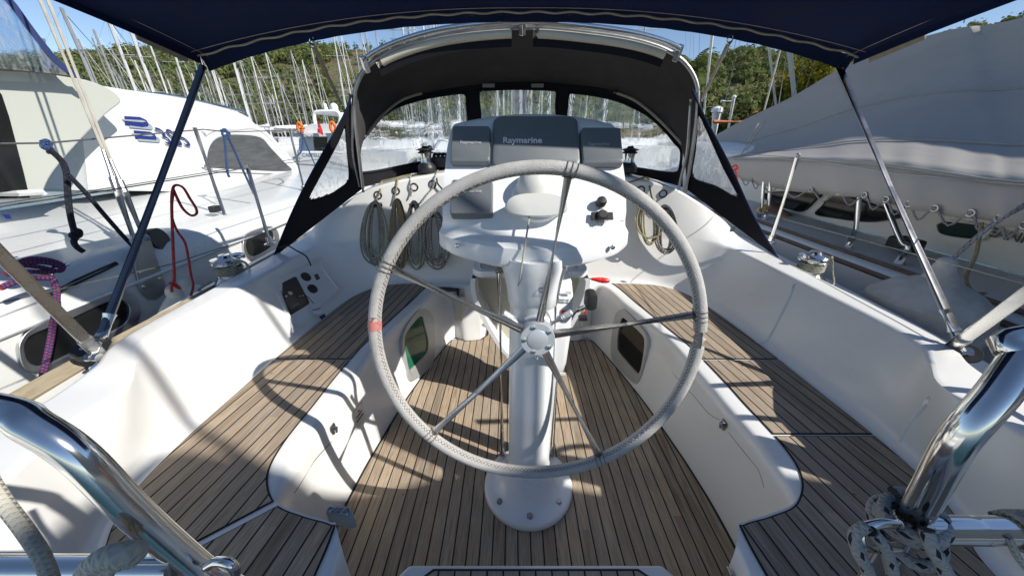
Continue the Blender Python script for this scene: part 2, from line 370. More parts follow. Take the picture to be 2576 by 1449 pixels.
def tube(bm, pts, r, n=10, closed=False, cap=True, flat=1.0, up=None):
    pts = [V(p) for p in pts]
    uvl = bm.loops.layers.uv.verify(); L = len(pts); rings = []; ln = 0.0; lens = []
    T = []
    for i in range(L):
        a = pts[(i - 1) % L] if (closed or i > 0) else pts[i]; c = pts[(i + 1) % L] if (closed or i < L - 1) else pts[i]
        d = (c - a); T.append(d.normalized() if d.length > 1e-9 else (T[-1] if T else V((0, 0, 1))))
    if up is None: x, y, _ = frame_of(T[0])
    else: x = V(up).normalized(); x = (x - T[0] * x.dot(T[0])).normalized(); y = T[0].cross(x)
    for i in range(L):
        if i:
            ln += (pts[i] - pts[i - 1]).length
            if up is None: x = (x - T[i] * x.dot(T[i])); x = x.normalized() if x.length > 1e-6 else frame_of(T[i])[0]
            else: x = V(up); x = (x - T[i] * x.dot(T[i])).normalized()
            y = T[i].cross(x)
        lens.append(ln); rr = r[i] if isinstance(r, (list, tuple)) else r
        rings.append([bm.verts.new(pts[i] + (x * math.cos(2 * math.pi * k / n) * flat + y * math.sin(2 * math.pi * k / n)) * rr) for k in range(n)])
    lens.append(ln + (pts[0] - pts[-1]).length)
    for i in range(L if closed else L - 1):
        A, Bq = rings[i], rings[(i + 1) % L]
        for k in range(n):
            f = bm.faces.new((A[k], A[(k + 1) % n], Bq[(k + 1) % n], Bq[k]))
            for lp, (uu, vv) in zip(f.loops, ((lens[i], k / n), (lens[i], (k + 1) / n), (lens[i + 1], (k + 1) / n), (lens[i + 1], k / n))):
                lp[uvl].uv = (uu, vv)
    if cap and not closed:
        bm.faces.new(rings[0][::-1]); bm.faces.new(rings[-1])
def cyl(bm, a, b_, r, r2=None, n=24):
    tube(bm, [a, b_], [r, r if r2 is None else r2], n)
def lathe(bm, prof, O, axis=(0, 0, 1), n=32):
    x, y, d = frame_of(axis); O = V(O); rings = []
    for r, h in prof:
        if r < 1e-6: rings.append([bm.verts.new(O + d * h)])
        else: rings.append([bm.verts.new(O + d * h + (x * math.cos(2 * math.pi * k / n) + y * math.sin(2 * math.pi * k / n)) * r) for k in range(n)])
    for A, Bq in zip(rings[:-1], rings[1:]):
        for k in range(n):
            k2 = (k + 1) % n
            if len(A) == 1 and len(Bq) == 1: continue
            if len(A) == 1: bm.faces.new((A[0], Bq[k], Bq[k2]))
            elif len(Bq) == 1: bm.faces.new((A[k], A[k2], Bq[0]))
            else: bm.faces.new((A[k], A[k2], Bq[k2], Bq[k]))
    if len(rings[0]) > 1: bm.faces.new(rings[0][::-1])
    if len(rings[-1]) > 1: bm.faces.new(rings[-1])
def grid(bm, rows, closed=False):
    vs = [[bm.verts.new(p) for p in r] for r in rows]; fs = []
    for i in range(len(vs) - 1):
        m_ = len(vs[i])
        for j in range(m_ if closed else m_ - 1):
            q = (vs[i][j], vs[i][(j + 1) % m_], vs[i + 1][(j + 1) % m_], vs[i + 1][j])
            try: fs.append(bm.faces.new(q))
            except ValueError: pass
    return vs
def sheet(bm, rows, th, nrm=None):
    """two-sided sheet with thickness th"""
    R_ = len(rows); C_ = len(rows[0]); off = []
    for i in range(R_):
        r = []
        for j in range(C_):
            a = rows[min(i + 1, R_ - 1)][j] - rows[max(i - 1, 0)][j]; b2 = rows[i][min(j + 1, C_ - 1)] - rows[i][max(j - 1, 0)]
            nn = a.cross(b2); nn = nn.normalized() if nn.length > 1e-9 else V((0, 0, 1)); r.append(rows[i][j] + nn * th)
        off.append(r)
    A = grid(bm, rows); C2 = grid(bm, off)
    for i in range(R_ - 1):
        for j in (0, C_ - 1): bm.faces.new((A[i][j], A[i + 1][j], C2[i + 1][j], C2[i][j]))
    for j in range(C_ - 1):
        for i in (0, R_ - 1): bm.faces.new((A[i][j], A[i][j + 1], C2[i][j + 1], C2[i][j]))
def prism(bm, pts, n, d1, d2):
    """polygon pts swept from pts+n*d1 to pts+n*d2"""
    a = [bm.verts.new(V(p) + n * d1) for p in pts]; b2 = [bm.verts.new(V(p) + n * d2) for p in pts]
    bm.faces.new(a[::-1]); bm.faces.new(b2)
    for i in range(len(a)):
        j = (i + 1) % len(a); bm.faces.new((a[i], a[j], b2[j], b2[i]))
def ringprism(bm, o_, i_, n, d1, d2):
    """frame between outer and inner outlines"""
    L = len(o_)
    A = [[bm.verts.new(V(p) + n * d) for p in q] for q, d in ((o_, d1), (o_, d2), (i_, d2), (i_, d1))]
    for k in range(4):
        for j in range(L):
            bm.faces.new((A[k][j], A[k][(j + 1) % L], A[(k + 1) % 4][(j + 1) % L], A[(k + 1) % 4][j]))
def resample(pts, n, closed=True):
    pts = [V(p) for p in pts]; q = pts + ([pts[0]] if closed else []); L = [0]
    for a, b2 in zip(q[:-1], q[1:]): L.append(L[-1] + (b2 - a).length)
    out = []; k = 0
    for i in range(n):
        s = L[-1] * i / (n if closed else n - 1)
        while k < len(L) - 2 and L[k + 1] < s: k += 1
        t = (s - L[k]) / max(1e-9, L[k + 1] - L[k]); out.append(q[k].lerp(q[k + 1], t))
    return out
def rrect(w_, h_, r, n=5):
    out = []
    for cx, cy, a0 in ((w_ / 2 - r, h_ / 2 - r, 0), (-w_ / 2 + r, h_ / 2 - r, 90), (-w_ / 2 + r, -h_ / 2 + r, 180), (w_ / 2 - r, -h_ / 2 + r, 270)):
        for i in range(n + 1):
            a = R(a0 + 90 * i / n); out.append((cx + r * math.cos(a), cy + r * math.sin(a)))
    return out
def text(name, s, size, m, parent, O, X, Y_, shear=0.0, bold=0.0, ext=0.0006, spacing=1.0, scx=1.0):
    cu = bpy.data.curves.new(name, 'FONT'); cu.body = s; cu.size = size; cu.align_x = 'CENTER'; cu.align_y = 'CENTER'
    cu.extrude = ext; cu.shear = shear; cu.offset = bold; cu.space_character = spacing; cu.resolution_u = 3
    t = bpy.data.objects.new(name + "_tmp", cu); COL.objects.link(t); bpy.context.view_layer.update()
    me = bpy.data.meshes.new_from_object(t.evaluated_get(bpy.context.evaluated_depsgraph_get()))
    bpy.data.objects.remove(t); me.name = name; me.materials.clear()
    X = V(X).normalized(); Y_ = V(Y_).normalized(); Z = X.cross(Y_).normalized(); O = V(O)
    for v in me.vertices: v.co = O + X * v.co.x * scx + Y_ * v.co.y + Z * (v.co.z + ext)
    return obj(name, me, m, parent, smooth=False)
def hose(name, pts, r, m, parent=None, n=8, cm=6, closed=False, **k):
    bm = B(); tube(bm, catmull(pts, cm, closed) if cm else pts, r, n, closed); return obj(name, bm, m, parent, **k)

# ================================================================== OUR YACHT: COCKPIT MOULDING
yacht = thing('sailing_yacht', 'white sailing yacht cockpit with teak seats and floor seen from its stern', 'sailboat', (0, 1.2, -0.45))
r0 = [(.31, 2.19), (.42, 2.175), (.515, 2.21), (.60, 1.95), (.66, 1.7), (.70, 1.5), (.742, 1.2), (.757, 1.06), (.767, .885), (.76, .7), (.72, .6), (.60, .525), (.49, .50), (.488, .47), (.488, .3), (.488, -.6)]
rs = [(.31, 2.33), (.45, 2.32), (.64, 2.30), (.73, 1.94), (.80, 1.62), (.835, 1.45), (.853, 1.2), (.857, 1.06), (.865, .87), (.84, .745), (.76, .655), (.66, .618), (.572, .596), (.552, .57), (.548, .35), (.548, -.6)]
ft = [(.31, 2.33), (.50, 2.325), (.66, 2.315), (.93, 2.29), (1.06, 2.22), (1.145, 2.1), (1.195, 1.9), (1.235, 1.5), (1.25, 1.18), (1.26, .89), (1.245, .7), (1.2, .58), (1.15, .5), (1.135, .4), (1.125, .2), (1.10, -.6)]
t1 = [(.31, 2.38, .74), (.52, 2.375, .74), (.76, 2.37, .74), (1.02, 2.36, .735), (1.22, 2.32, .73), (1.345, 2.24, .725), (1.405, 2.1, .72), (1.415, 1.55, .72), (1.412, 1.09, .72), (1.33, .95, .712), (1.25, .84, .70), (1.25, .65, .70), (1.2, .5, .70), (1.19, .4, .7), (1.185, .2, .7), (1.16, -.6, .7)]
t2 = [(.31, 2.44, 1.19), (.5, 2.43, 1.175), (.76, 2.39, 1.14), (1.0, 2.35, 1.085), (1.2, 2.36, .99), (1.42, 2.38, .86), (1.56, 2.33, .735), (1.545, 1.6, .72), (1.515, 1.09, .72), (1.44, .92, .715), (1.43, .8, .70), (1.42, .65, .70), (1.42, .5, .70), (1.42, .4, .7), (1.42, .2, .7), (1.40, -.6, .7)]
t3 = [(.31, 3.9, 1.30), (.5, 3.9, 1.29), (.76, 3.9, 1.25), (1.0, 3.9, 1.18), (1.15, 3.9, 1.08), (1.3, 3.8, .9), (1.60, 2.6, .60), (1.60, 1.6, .585), (1.57, 1.09, .58), (1.5, .88, .58), (1.48, .75, .58), (1.47, .6, .58), (1.46, .5, .58), (1.46, .4, .58), (1.46, .2, .58), (1.44, -.6, .58)]
t4 = [(.31, 7.5, 1.25), (.5, 7.5, 1.24), (.76, 7.5, 1.20), (.95, 7.5, 1.1), (1.05, 7.5, 1.0), (1.2, 6.8, .85), (1.80, 3.0, .62), (1.76, 1.7, .60), (1.69, 1.1, .60), (1.64, .88, .60), (1.62, .75, .60), (1.60, .6, .60), (1.58, .5, .60), (1.575, .4, .6), (1.57, .2, .6), (1.55, -.6, .6)]
def c3(l, z=None): return catmull([V((p[0], p[1], p[2] if z is None else z)) for p in l], 6)
def shift(curve, d, z):
    out = []
    for i, p in enumerate(curve):
        a = curve[max(i - 1, 0)]; b2 = curve[min(i + 1, len(curve) - 1)]; t = (b2 - a); t.z = 0; t = t.normalized()
        nrm = V((t.y, -t.x, 0))      # points to footwell for curves running aft on the +x side
        out.append(V((p.x + nrm.x * d, p.y + nrm.y * d, z)))
    return out
C0 = c3(r0, 0.0); CS = c3(rs, 0.42); CF = c3(ft, 0.424); C1 = c3(t1); C2_ = c3(t2); C3_ = c3(t3); C4_ = c3(t4)
# wall of the well: lerp with lip
def lerpc(a, b_, t, z=None):
    out = []
    for p, q in zip(a, b_):
        r = p.lerp(q, t)
        if z is not None: r.z = z
        out.append(r)
    return out
lip = shift(CS, 0.0, .42)
inw = []
for i, (p, q) in enumerate(zip(CS, C0)):
    d = V((q.x - p.x, q.y - p.y, 0)); d = d.normalized() if d.length > 1e-5 else V((-1, 0, 0)); inw.append(d)
def inn(dist, z): return [V((p.x + n_.x * dist, p.y + n_.y * dist, z)) for p, n_ in zip(CS, inw)]
wt = inn(0.080, .320)
rows_well = [C0, lerpc(C0, wt, .02, .006), lerpc(C0, wt, .06, .03), lerpc(C0, wt, .5, .175), lerpc(C0, wt, .9, .29), wt, inn(.0795, .375), inn(.077, .392), inn(.071, .405), inn(.062, .413), inn(.050, .4175), inn(.020, .4195), inn(-.01, .420)]
def fillet(a, b_, ca, cb, k=3):
    return
seat_rows = [inn(-.01, .420), lerpc(CS, CF, .5, .420), shift(CF, .03, .420), shift(CF, .012, .424), lerpc(CF, C1, .06), lerpc(CF, C1, .14)]
face = [lerpc(CF, C1, t) for t in (.14, .5, .86, .94)]
top = [lerpc(C1, C2_, t) for t in (-.0, .06)]
def edge_round(a, b_, c, k=0.12):
    """three rows rounding the corner at b between a-b and b-c"""
    r1, r2, r3 = [], [], []
    for p, q, s in zip(a, b_, c):
        d1 = (p - q); d2 = (s - q); l = min(.018, d1.length * .3, d2.length * .3)
        e1 = q + d1.normalized() * l if d1.length > 1e-6 else q; e2 = q + d2.normalized() * l if d2.length > 1e-6 else q
        r1.append(e1); r3.append(e2); r2.append((e1 + e2) * .25 + q * .5)
    return [r1, r2, r3]
rows_co = seat_rows[:-1] + [lerpc(CF, C1, .14), lerpc(CF, C1, .5)] + edge_round(CF, C1, C2_) + [lerpc(C1, C2_, .5)] + edge_round(C1, C2_, C3_) + [lerpc(C2_, C3_, .5)] + [C3_, C4_]
def both(rows): 
    return rows, [[V((-p.x, p.y, p.z)) for p in r] for r in rows]
def build_moulding():
    bm = B()
    for rr in both(rows_well) + both(rows_co): grid(bm, rr)
    bmesh.ops.remove_doubles(bm, verts=bm.verts[:], dist=1e-5)
    return bm
bm = build_moulding(); BVH = BVHTree.FromBMesh(bm)
cm_o = obj('cockpit_moulding', bm, 'gelcoat', yacht, ang=50); wnm = cm_o.modifiers.new('w', 'WEIGHTED_NORMAL'); wnm.keep_sharp = True; wnm.weight = 60
def hit(x, y):
    loc, nrm, i, d = BVH.ray_cast(CAM, ray(x, y).normalized())
    if loc is None: return None, None
    if nrm.dot(ray(x, y)) > 0: nrm = -nrm
    return loc, nrm
# floor
def fillpoly(bm, pts, th=0.0):
    vs = [bm.verts.new(p) for p in pts]; f = bm.faces.new(vs)
    if th:
        r = bmesh.ops.extrude_face_region(bm, geom=[f]); 
        for v in [g for g in r['geom'] if isinstance(g, bmesh.types.BMVert)]: v.co.z += th
    bmesh.ops.triangulate(bm, faces=[q for q in bm.faces if len(q.verts) > 4])
def closed_sym(curve, z, d=0.0):
    c = shift(curve, d, z) if d else [V((p.x, p.y, z)) for p in curve]
    return c + [V((-p.x, p.y, z)) for p in reversed(c)]
solec = [V((.262, 3.2, 0)), V((.262, 2.5, 0)), V((.265, 2.25, 0))] + [p for p in C0 if p.y < 2.205 and p.x > .3][0:]
bm = B(); fillpoly(bm, [V((.9, 3.4, -.012)), V((.9, -.62, -.012)), V((-.9, -.62, -.012)), V((-.9, 3.4, -.012))]); obj('sole_pan', bm, 'gelcoat', yacht, smooth=False)
bm = B(); fillpoly(bm, closed_sym(solec, -.002, -.003)); obj('sole_caulking', bm, 'caulk', yacht, smooth=False)
bm = B(); fillpoly(bm, closed_sym(solec, 0.003, .012)); obj('teak_sole', bm, 'teak_sole', yacht, smooth=False)
# passage walls + companionway
bm = B()
for s in (1, -1):
    box(bm, (s * .325, 2.75, .60), (.03, 1.0, 1.2))
box(bm, (0, 3.22, .6), (.66, .03, 1.2))
obj('companionway', bm, 'gelcoat', yacht, bevel=.006)
bm = B(); box(bm, (0, 3.19, .75), (.54, .02, .85)); obj('washboard', bm, 'smoke_glass', yacht, smooth=False)
bm = B(); box(bm, (0, 3.0, 1.235), (.62, 1.1, .05)); obj('companionway_hatch', bm, 'gelcoat_grip', yacht, bevel=.015)
# teak on the seats: bordered panels
def seatpanel(y_hi, y_lo, side, name, matn, outer_d=.035):
    IN = [p for p in CS if y_lo <= p.y <= y_hi and (p.x > .62 or p.y < 1)]
    OU = [p for p in shift(CF, outer_d, .42) if y_lo <= p.y <= y_hi and (p.x > .9 or p.y < 2.2)]
    return IN, OU
def ycut(curve, y):
    for a, b2 in zip(curve[:-1], curve[1:]):
        if (a.y - y) * (b2.y - y) <= 0 and abs(a.y - b2.y) > 1e-9: return a.lerp(b2, (a.y - y) / (a.y - b2.y))
inner = [p for p in CS if p.y < 2.305 and p.x > .0]; 
i0 = min(range(len(CS)), key=lambda i: (CS[i] - V((.66, 2.295, .42))).length); inner = CS[i0:]
OUT = shift(CF, .034, .42); o0 = min(range(len(OUT)), key=lambda i: (OUT[i] - V((.70, 2.28, .42))).length); outer = OUT[o0:]
def panel(y_hi, y_lo, y_lo_out=None, y_hi_out=None):
    y_lo_out = y_lo if y_lo_out is None else y_lo_out; y_hi_out = y_hi if y_hi_out is None else y_hi_out
    A = [p for p in inner if y_lo < p.y < y_hi]; C_ = [p for p in outer if y_lo_out < p.y < y_hi_out]
    a0, a1 = ycut(inner, y_hi), ycut(inner, y_lo); c0, c1 = ycut(outer, y_hi_out), ycut(outer, y_lo_out)
    A = ([a0] if a0 is not None else []) + A + ([a1] if a1 is not None else [])
    C_ = ([c0] if c0 is not None else []) + C_ + ([c1] if c1 is not None else [])
    return A + list(reversed(C_))
def inset(poly, d):
    out = []; L = len(poly); ar = sum(poly[i - 1].x * poly[i].y - poly[i].x * poly[i - 1].y for i in range(L)); sg = 1 if ar > 0 else -1
    for i in range(L):
        a, p, c = poly[i - 1], poly[i], poly[(i + 1) % L]; e1 = (p - a); e2 = (c - p); e1.z = e2.z = 0
        if e1.length < 1e-6 or e2.length < 1e-6: out.append(p.copy()); continue
        e1 = e1.normalized(); e2 = e2.normalized(); n1 = V((-e1.y, e1.x, 0)) * sg; n2 = V((-e2.y, e2.x, 0)) * sg
        b2 = n1 + n2; b2 = b2 / max(.35, b2.dot(n1)); out.append(p + b2 * d)
    return out
def clean(poly, d=.004):
    out = [poly[0]]
    for p in poly[1:]:
        if (p - out[-1]).length > d: out.append(p)
    return out
for side, tm in ((1, 'teak_right'), (-1, 'teak_left')):
    for (a, b2, ao, yo) in (((2.283, 1.356, 2.275, 1.356), (1.350, .905, 1.350, .905), (.899, -.58, .899, -.58)) if side > 0 else ((2.283, 1.356, 2.275, 1.356), (1.350, .660, 1.350, .385), (.648, -.58, .371, -.58))):
        pl = clean(panel(a, b2, yo, ao))
        mir = lambda L_, z: [V((p.x * side, p.y, z)) for p in L_]
        bm = B(); fillpoly(bm, mir(pl, .4225)); c = obj('seat_caulking', bm, 'caulk', yacht, smooth=False)
        bm = B(); fillpoly(bm, mir(inset(pl, .0048), .425), 0.0); obj('teak_seat', bm, tm, yacht, smooth=False)
# raised helm step at the stern
step = [V((x, y, 0)) for x, y in ((-.404, -.5), (.404, -.5), (.404, .56), (.375, .592), (-.375, .592), (-.404, .56))]
bm = B(); prism(bm, step, V((0, 0, 1)), -.01, .243); obj('helm_step', bm, 'gelcoat', yacht, bevel=.012, seg=3)
bm = B(); fillpoly(bm, [V((x, y, .2455)) for x, y in ((-.33, -.44), (.33, -.44), (.33, .556), (.30, .578), (-.30, .578), (-.33, .556))]); obj('step_caulking', bm, 'caulk', yacht, smooth=False)
bm = B(); fillpoly(bm, [V((x, y, .248)) for x, y in ((-.322, -.43), (.322, -.43), (.322, .552), (.295, .571), (-.295, .571), (-.322, .552))]); obj('step_teak', bm, 'teak_step', yacht, smooth=False)
bm = B(); box(bm, (0, -.63, .0), (3.04, .05, 1.0)); obj('transom', bm, 'gelcoat', yacht, bevel=.01)
# toe rails
for s in (1, -1):
    bm = B(); pts = [V((s * (x + .0), y, z)) for x, y, z in ((1.54, -.6, .63), (1.56, .1, .63), (1.60, .6, .635), (1.655, .95, .63), (1.72, 1.5, .61), (1.79, 2.3, .595), (1.84, 3.2, .60), (1.80, 5, .62), (1.5, 7.5, .65))]
    if s > 0: pts = [p - V((0, 0, .05)) for p in pts]
    tube(bm, catmull(pts, 6), .034, 4, up=(0, 0, 1)); obj('toe_rail', bm, 'toe_teak', yacht, smooth=False)
# hull sides
for s in (1, -1):
    bm = B(); c = catmull([V((s * x, y, z)) for x, y, z in ((1.56, -.64, .61), (1.62, .0, .61), (1.66, .6, .61), (1.72, 1.0, .615), (1.79, 1.6, .62), (1.85, 2.4, .62), (1.88, 3.4, .63), (1.80, 5, .65), (1.4, 7.5, .68))], 6)
    grid(bm, [[V((p.x - s * .12, p.y, p.z)) for p in c], c, [V((p.x, p.y, -.0)) for p in c], [V((p.x - s * .1, p.y, -.7)) for p in c]]); obj('hull_side', bm, 'gelcoat', yacht)

# moulding seams and ridges on the backrests
def surf_line(pts_w, r, name, m, off=0.0):
    out = []
    for x, y in pts_w:
        l, n_ = hit(x, y)
        if l is not None: out.append(l + n_ * off)
    if len(out) > 1: hose(name, out, r, m, yacht, n=6, cm=3)
for pw in ([(2340, 1000), (2300, 1050), (2270, 1095), (2262, 1110)], [(2002, 712), (1975, 770), (1945, 830), (1925, 858), (1903, 862)]):
    surf_line(pw, .007, 'backrest_groove', 'gelcoat')
surf_line([(1690, 935), (1725, 975), (1746, 996), (1783, 1040), (1812, 1056)], .0010, 'locker_seam', 'caulk')
surf_line([(1833, 1087), (1860, 1122), (1887, 1155), (1908, 1182), (1922, 1225)], .0010, 'locker_seam', 'caulk')
surf_line([(835, 1110), (790, 1160), (760, 1210), (740, 1240)], .0012, 'locker_seam', 'caulk')

def relief(poly, d, name='moulded_rib'):
    q = []
    for x, y in poly:
        l, n_ = hit(x, y)
        if l is not None: q.append((l, n_))
    if len(q) < 3: return
    nn = sum((k[1] for k in q), V((0, 0, 0))).normalized(); bm = B(); prism(bm, [k[0] for k in q], nn, -.02, d); obj(name, bm, 'gelcoat', yacht, bevel=.003)
cr1 = lambda c: [((1500 + x / 3.677) * .93469, (700 + y / 3.677) * .93469) for x, y in c]
# ------- portlights in the footwell
def W515(c): return [(860 + .3354 * x, 481.4 + .3354 * y) for x, y in c]
def surfpoly(c, n=None):
    L_, ns = [], V((0, 0, 0))
    for x, y in c:
        l, nn = hit(x, y)
        if l is None: continue
        L_.append(l); ns += nn
    ns.normalize(); ctr = sum(L_, V((0, 0, 0))) / len(L_)
    L_ = [PL(x, y, ctr, ns) for x, y in c]
    if n: L_ = resample(catmull(L_, 5, True), n)
    return L_, ns
def portlight(outer_c, inner_c, gm, lab):
    o_, n_ = surfpoly(W515(outer_c), 56); 
    ctr = sum(o_, V((0, 0, 0))) / len(o_)
    i_ = resample(catmull([PL(x, y, ctr, n_) for x, y in W515(inner_c)], 5, True), 56)
    k = min(range(56), key=lambda j: (i_[j] - o_[0]).length); i_ = i_[k:] + i_[:k]
    if (i_[5] - o_[5]).length > (i_[-5] - o_[5]).length: i_ = [i_[0]] + i_[:0:-1]
    bm = B(); ringprism(bm, o_, i_, n_, -.012, .012); f = obj('portlight', bm, 'frame_alloy', yacht, bevel=.003)
    if lab: f['label'] = lab
    bm = B(); prism(bm, i_, n_, -.01, .004); obj('glass', bm, gm, f)
portlight([(560, 895), (605, 882), (645, 900), (680, 970), (684, 1230), (650, 1320), (560, 1400), (510, 1425), (485, 1390), (478, 1330), (442, 1200), (445, 1090), (490, 985)],
          [(560, 950), (594, 938), (605, 990), (635, 1110), (632, 1190), (600, 1240), (510, 1330), (492, 1335), (462, 1180), (462, 1090), (500, 1020)], 'green_glass', 'footwell window with green glass')
portlight([(2105, 885), (2140, 895), (2260, 1025), (2300, 1100), (2297, 1180), (2265, 1340), (2235, 1425), (2195, 1432), (2055, 1290), (2028, 1200), (2033, 1100), (2060, 930)],
          [(2120, 948), (2145, 965), (2255, 1065), (2282, 1130), (2262, 1290), (2240, 1362), (2215, 1350), (2092, 1210), (2076, 1150), (2085, 1050), (2105, 960)], 'smoke_glass', None)

# ------- engine panel in the port coaming
def WB(c): return [((560 + x / 3.677) * .93469, (700 + y / 3.677) * .93469) for x, y in c]
fo, fn = surfpoly(WB([(665, 185), (1090, -20), (1125, 60), (1290, 290), (1285, 320), (870, 700), (835, 690), (790, 590), (650, 300), (640, 230)]), 60)
ctr = sum(fo, V((0, 0, 0))) / len(fo)
fi = [p.lerp(ctr, .07) for p in fo]
panelo = None
bm = B(); ringprism(bm, fo, fi, fn, -.02, .014); panelo = obj('engine_panel', bm, 'gelcoat', yacht, bevel=.004)
bm = B(); prism(bm, fi, fn, -.02, .002); obj('backing', bm, 'gelcoat_grip', panelo)
def pp(c): return [PL(x, y, ctr, fn) for x, y in WB(c)]
bm = B(); prism(bm, pp([(680, 255), (850, 168), (870, 172), (1000, 420), (990, 440), (815, 548)]), fn, .0, .006); obj('switch_panel', bm, 'black_plastic', panelo, bevel=.002)
for cx, cy in ((965, 170), (1030, 288)):
    c_ = pp([(cx, cy)])[0]; bm = B(); lathe(bm, [(.0, .0), (.030, 0), (.030, .008), (.026, .011), (.024, .008), (0, .008)], c_, fn, 28); obj('gauge', bm, 'black_plastic', panelo)
c_ = pp([(1078, 165)])[0]
ux = (pp([(1100, 190)])[0] - pp([(1060, 150)])[0]).normalized()
bm = B(); prism(bm, pp([(1045, 150), (1080, 135), (1108, 185), (1072, 203)]), fn, .001, .0035); obj('data_sticker', bm, 'dark_print', panelo)
sx = (pp([(885, 440)])[0] - pp([(820, 480)])[0])
text('panel_lettering', 'YANMAR', .016, 'grey_print', panelo, pp([(850, 462)])[0] + fn * .0065, sx, fn.cross(sx))
c_ = pp([(800, 340)])[0] + fn * .008
bm = B(); lathe(bm, [(0, 0), (.012, 0), (.012, .008), (0, .008)], c_, fn, 20); obj('ignition_switch', bm, 'dull_steel', panelo)
for k_ in ((720, 320), (765, 365), (900, 365), (930, 360)):
    c_ = pp([k_])[0] + fn * .006; bm = B(); lathe(bm, [(0, 0), (.006, 0), (.006, .005), (0, .005)], c_, fn, 12); obj('switch', bm, 'dull_steel', panelo)
# key and its float hanging from the panel
kf = thing('key_fob', 'round printed key fob hanging from the engine panel', 'key fob', pp([(1050, 510)])[0])
c_ = pp([(1050, 510)])[0] + fn * .02
bm = B(); lathe(bm, [(0, 0), (.030, 0), (.032, .003), (.030, .006), (0, .006)], c_, fn, 32); obj('disc', bm, 'white_print', kf)
sx = (pp([(1120, 490)])[0] - pp([(1000, 520)])[0]); text('lettering', 'MYBOAT', .014, 'navy_print', kf, c_ + fn * .0065, sx, fn.cross(sx))
hose('cord', [pp([(960, 360)])[0] + fn * .01, pp([(985, 400)])[0] + fn * .02, c_ + (pp([(1030, 450)])[0] - pp([(1050, 510)])[0])], .002, 'black_rubber', kf)
bm = B(); prism(bm, pp([(1085, 570), (1130, 545), (1155, 590), (1110, 600)]), fn, .012, .02); obj('tag', bm, 'navy_print', kf)

# small hardware on the mouldings
def onsurf(x, y):
    l, n_ = hit(x, y); return l, n_
for (x, y, lb) in ((836, 1076, None), (1823, 1065, None)):
    l, n_ = onsurf(x, y); ax, ay, _ = frame_of(n_); upv = (V((0, 0, 1)) - n_ * n_.z).normalized(); rt = upv.cross(n_)
    c = obj('locker_catch', (lambda bm: (prism(bm, [l + rt * a + upv * b2 for a, b2 in ((-.014, .016), (.014, .016), (.018, 0), (.010, -.028), (0, -.034), (-.010, -.028), (-.018, 0))], n_, -.002, .003), bm)[1])(B()), 'dull_steel', yacht, bevel=.001)
    bm = B(); tube(bm, [l + n_ * .004 + upv * .010, l + n_ * .014 + upv * .0, l + n_ * .012 - upv * .02], [.006, .008, .006], 12); obj('hasp', bm, 'steel', c)
l, n_ = onsurf(900, 1042); upv = (V((0, 0, 1)) - n_ * n_.z).normalized(); rt = upv.cross(n_)
pl = [PL(x, y, l, n_) for x, y in [((700 + a / 4.6) * .93469, (1000 + b2 / 4.6) * .93469) for a, b2 in ((1138, 520), (1262, 365), (1300, 565), (1183, 735))]]
bm = B(); prism(bm, pl, n_, .0, .003); pt = obj('warning_plate', bm, 'matt_alloy', yacht)
dx = (pl[2] - pl[3]).normalized()
for q_, s_ in ((.35, 'SIN IZOSET ZO'), (.6, 'NN NIN SOF'), (.8, 'YN')):
    cc = pl[3].lerp(pl[0], q_ * .9 + .05).lerp(pl[2].lerp(pl[1], q_ * .9 + .05), .5)
    text('lettering', s_, .012, 'dark_print', pt, cc + n_ * .0035, dx, n_.cross(dx), scx=.7)
# hinge at lower right on the gate moulding
bm = B(); c_ = V((.497, .50, .30)); box(bm, c_, (.004, .05, .13)); hg = obj('gate_hinge', bm, 'steel', yacht, bevel=.001)
bm = B(); cyl(bm, c_ + V((-.004, .0, -.065)), c_ + V((-.004, .0, .065)), .006, n=12); obj('hinge_pin', bm, 'steel', hg)

# winch-handle pockets + handles on the forward wall
def pocket(x, y, sidex, lab):
    l, n_ = onsurf(x, y); upv = (V((0, 0, 1)) - n_ * n_.z).normalized(); rt = upv.cross(n_)
    t = thing('winch_handle_pocket', lab, 'winch handle pocket', l, 'winch handle pockets')
    bm = B(); w1, w2 = .044, .032
    rows = []
    for h_ in (0.0, -.06, -.13, -.20):
        k = 1 + h_ * 1.1; rows.append([l + upv * h_ + rt * (a * w1 * k) + n_ * (b2 * .045 * k + .004) for a, b2 in ((-1, 0), (-1, .8), (-.7, 1), (.7, 1), (1, .8), (1, 0))])
    rows.append([l - upv * .2 + n_ * .02 + (p - l + upv * .2 - n_ * .02) * .1 for p in rows[-1]])
    grid(bm, rows); obj('pouch', bm, 'fender_white', t, bevel=.003)
    bm = B(); box(bm, l + upv * .02 + n_ * .003, (.088, .004, .05), Matrix((rt, -n_, upv)).transposed()); obj('back_plate', bm, 'fender_white', t, bevel=.001)
    return l, n_, upv, rt
l, n_, upv, rt = pocket(1155, 740, -1, 'clear white pocket holding a black winch handle on port wall')
wh = thing('winch_handle', 'black winch handle standing in the port pocket', 'winch handle', l)
a = l + n_ * .025 - upv * .06; b2 = l + n_ * .03 + upv * .045
bm = B(); tube(bm, [a, b2], [.011, .013], 10); obj('shaft', bm, 'black_plastic', wh, bevel=.001)
bm = B(); e = b2 - rt * .135 + n_ * .01; tube(bm, catmull([b2 + rt * .01, b2 - rt * .02, b2 - rt * .045, b2 - rt * .09, e], 4), [.014] * 4 + [.013] * 4 + [.016] * 4 + [.018] * 5, 14); obj('grip', bm, 'black_plastic', wh)
bm = B(); cyl(bm, e + rt * .006, e + rt * .010, .0187, n=16); obj('band', bm, 'red_plastic', wh)
l, n_, upv, rt = pocket(1468, 770, 1, 'clear white pocket on starboard wall beside the throttle')
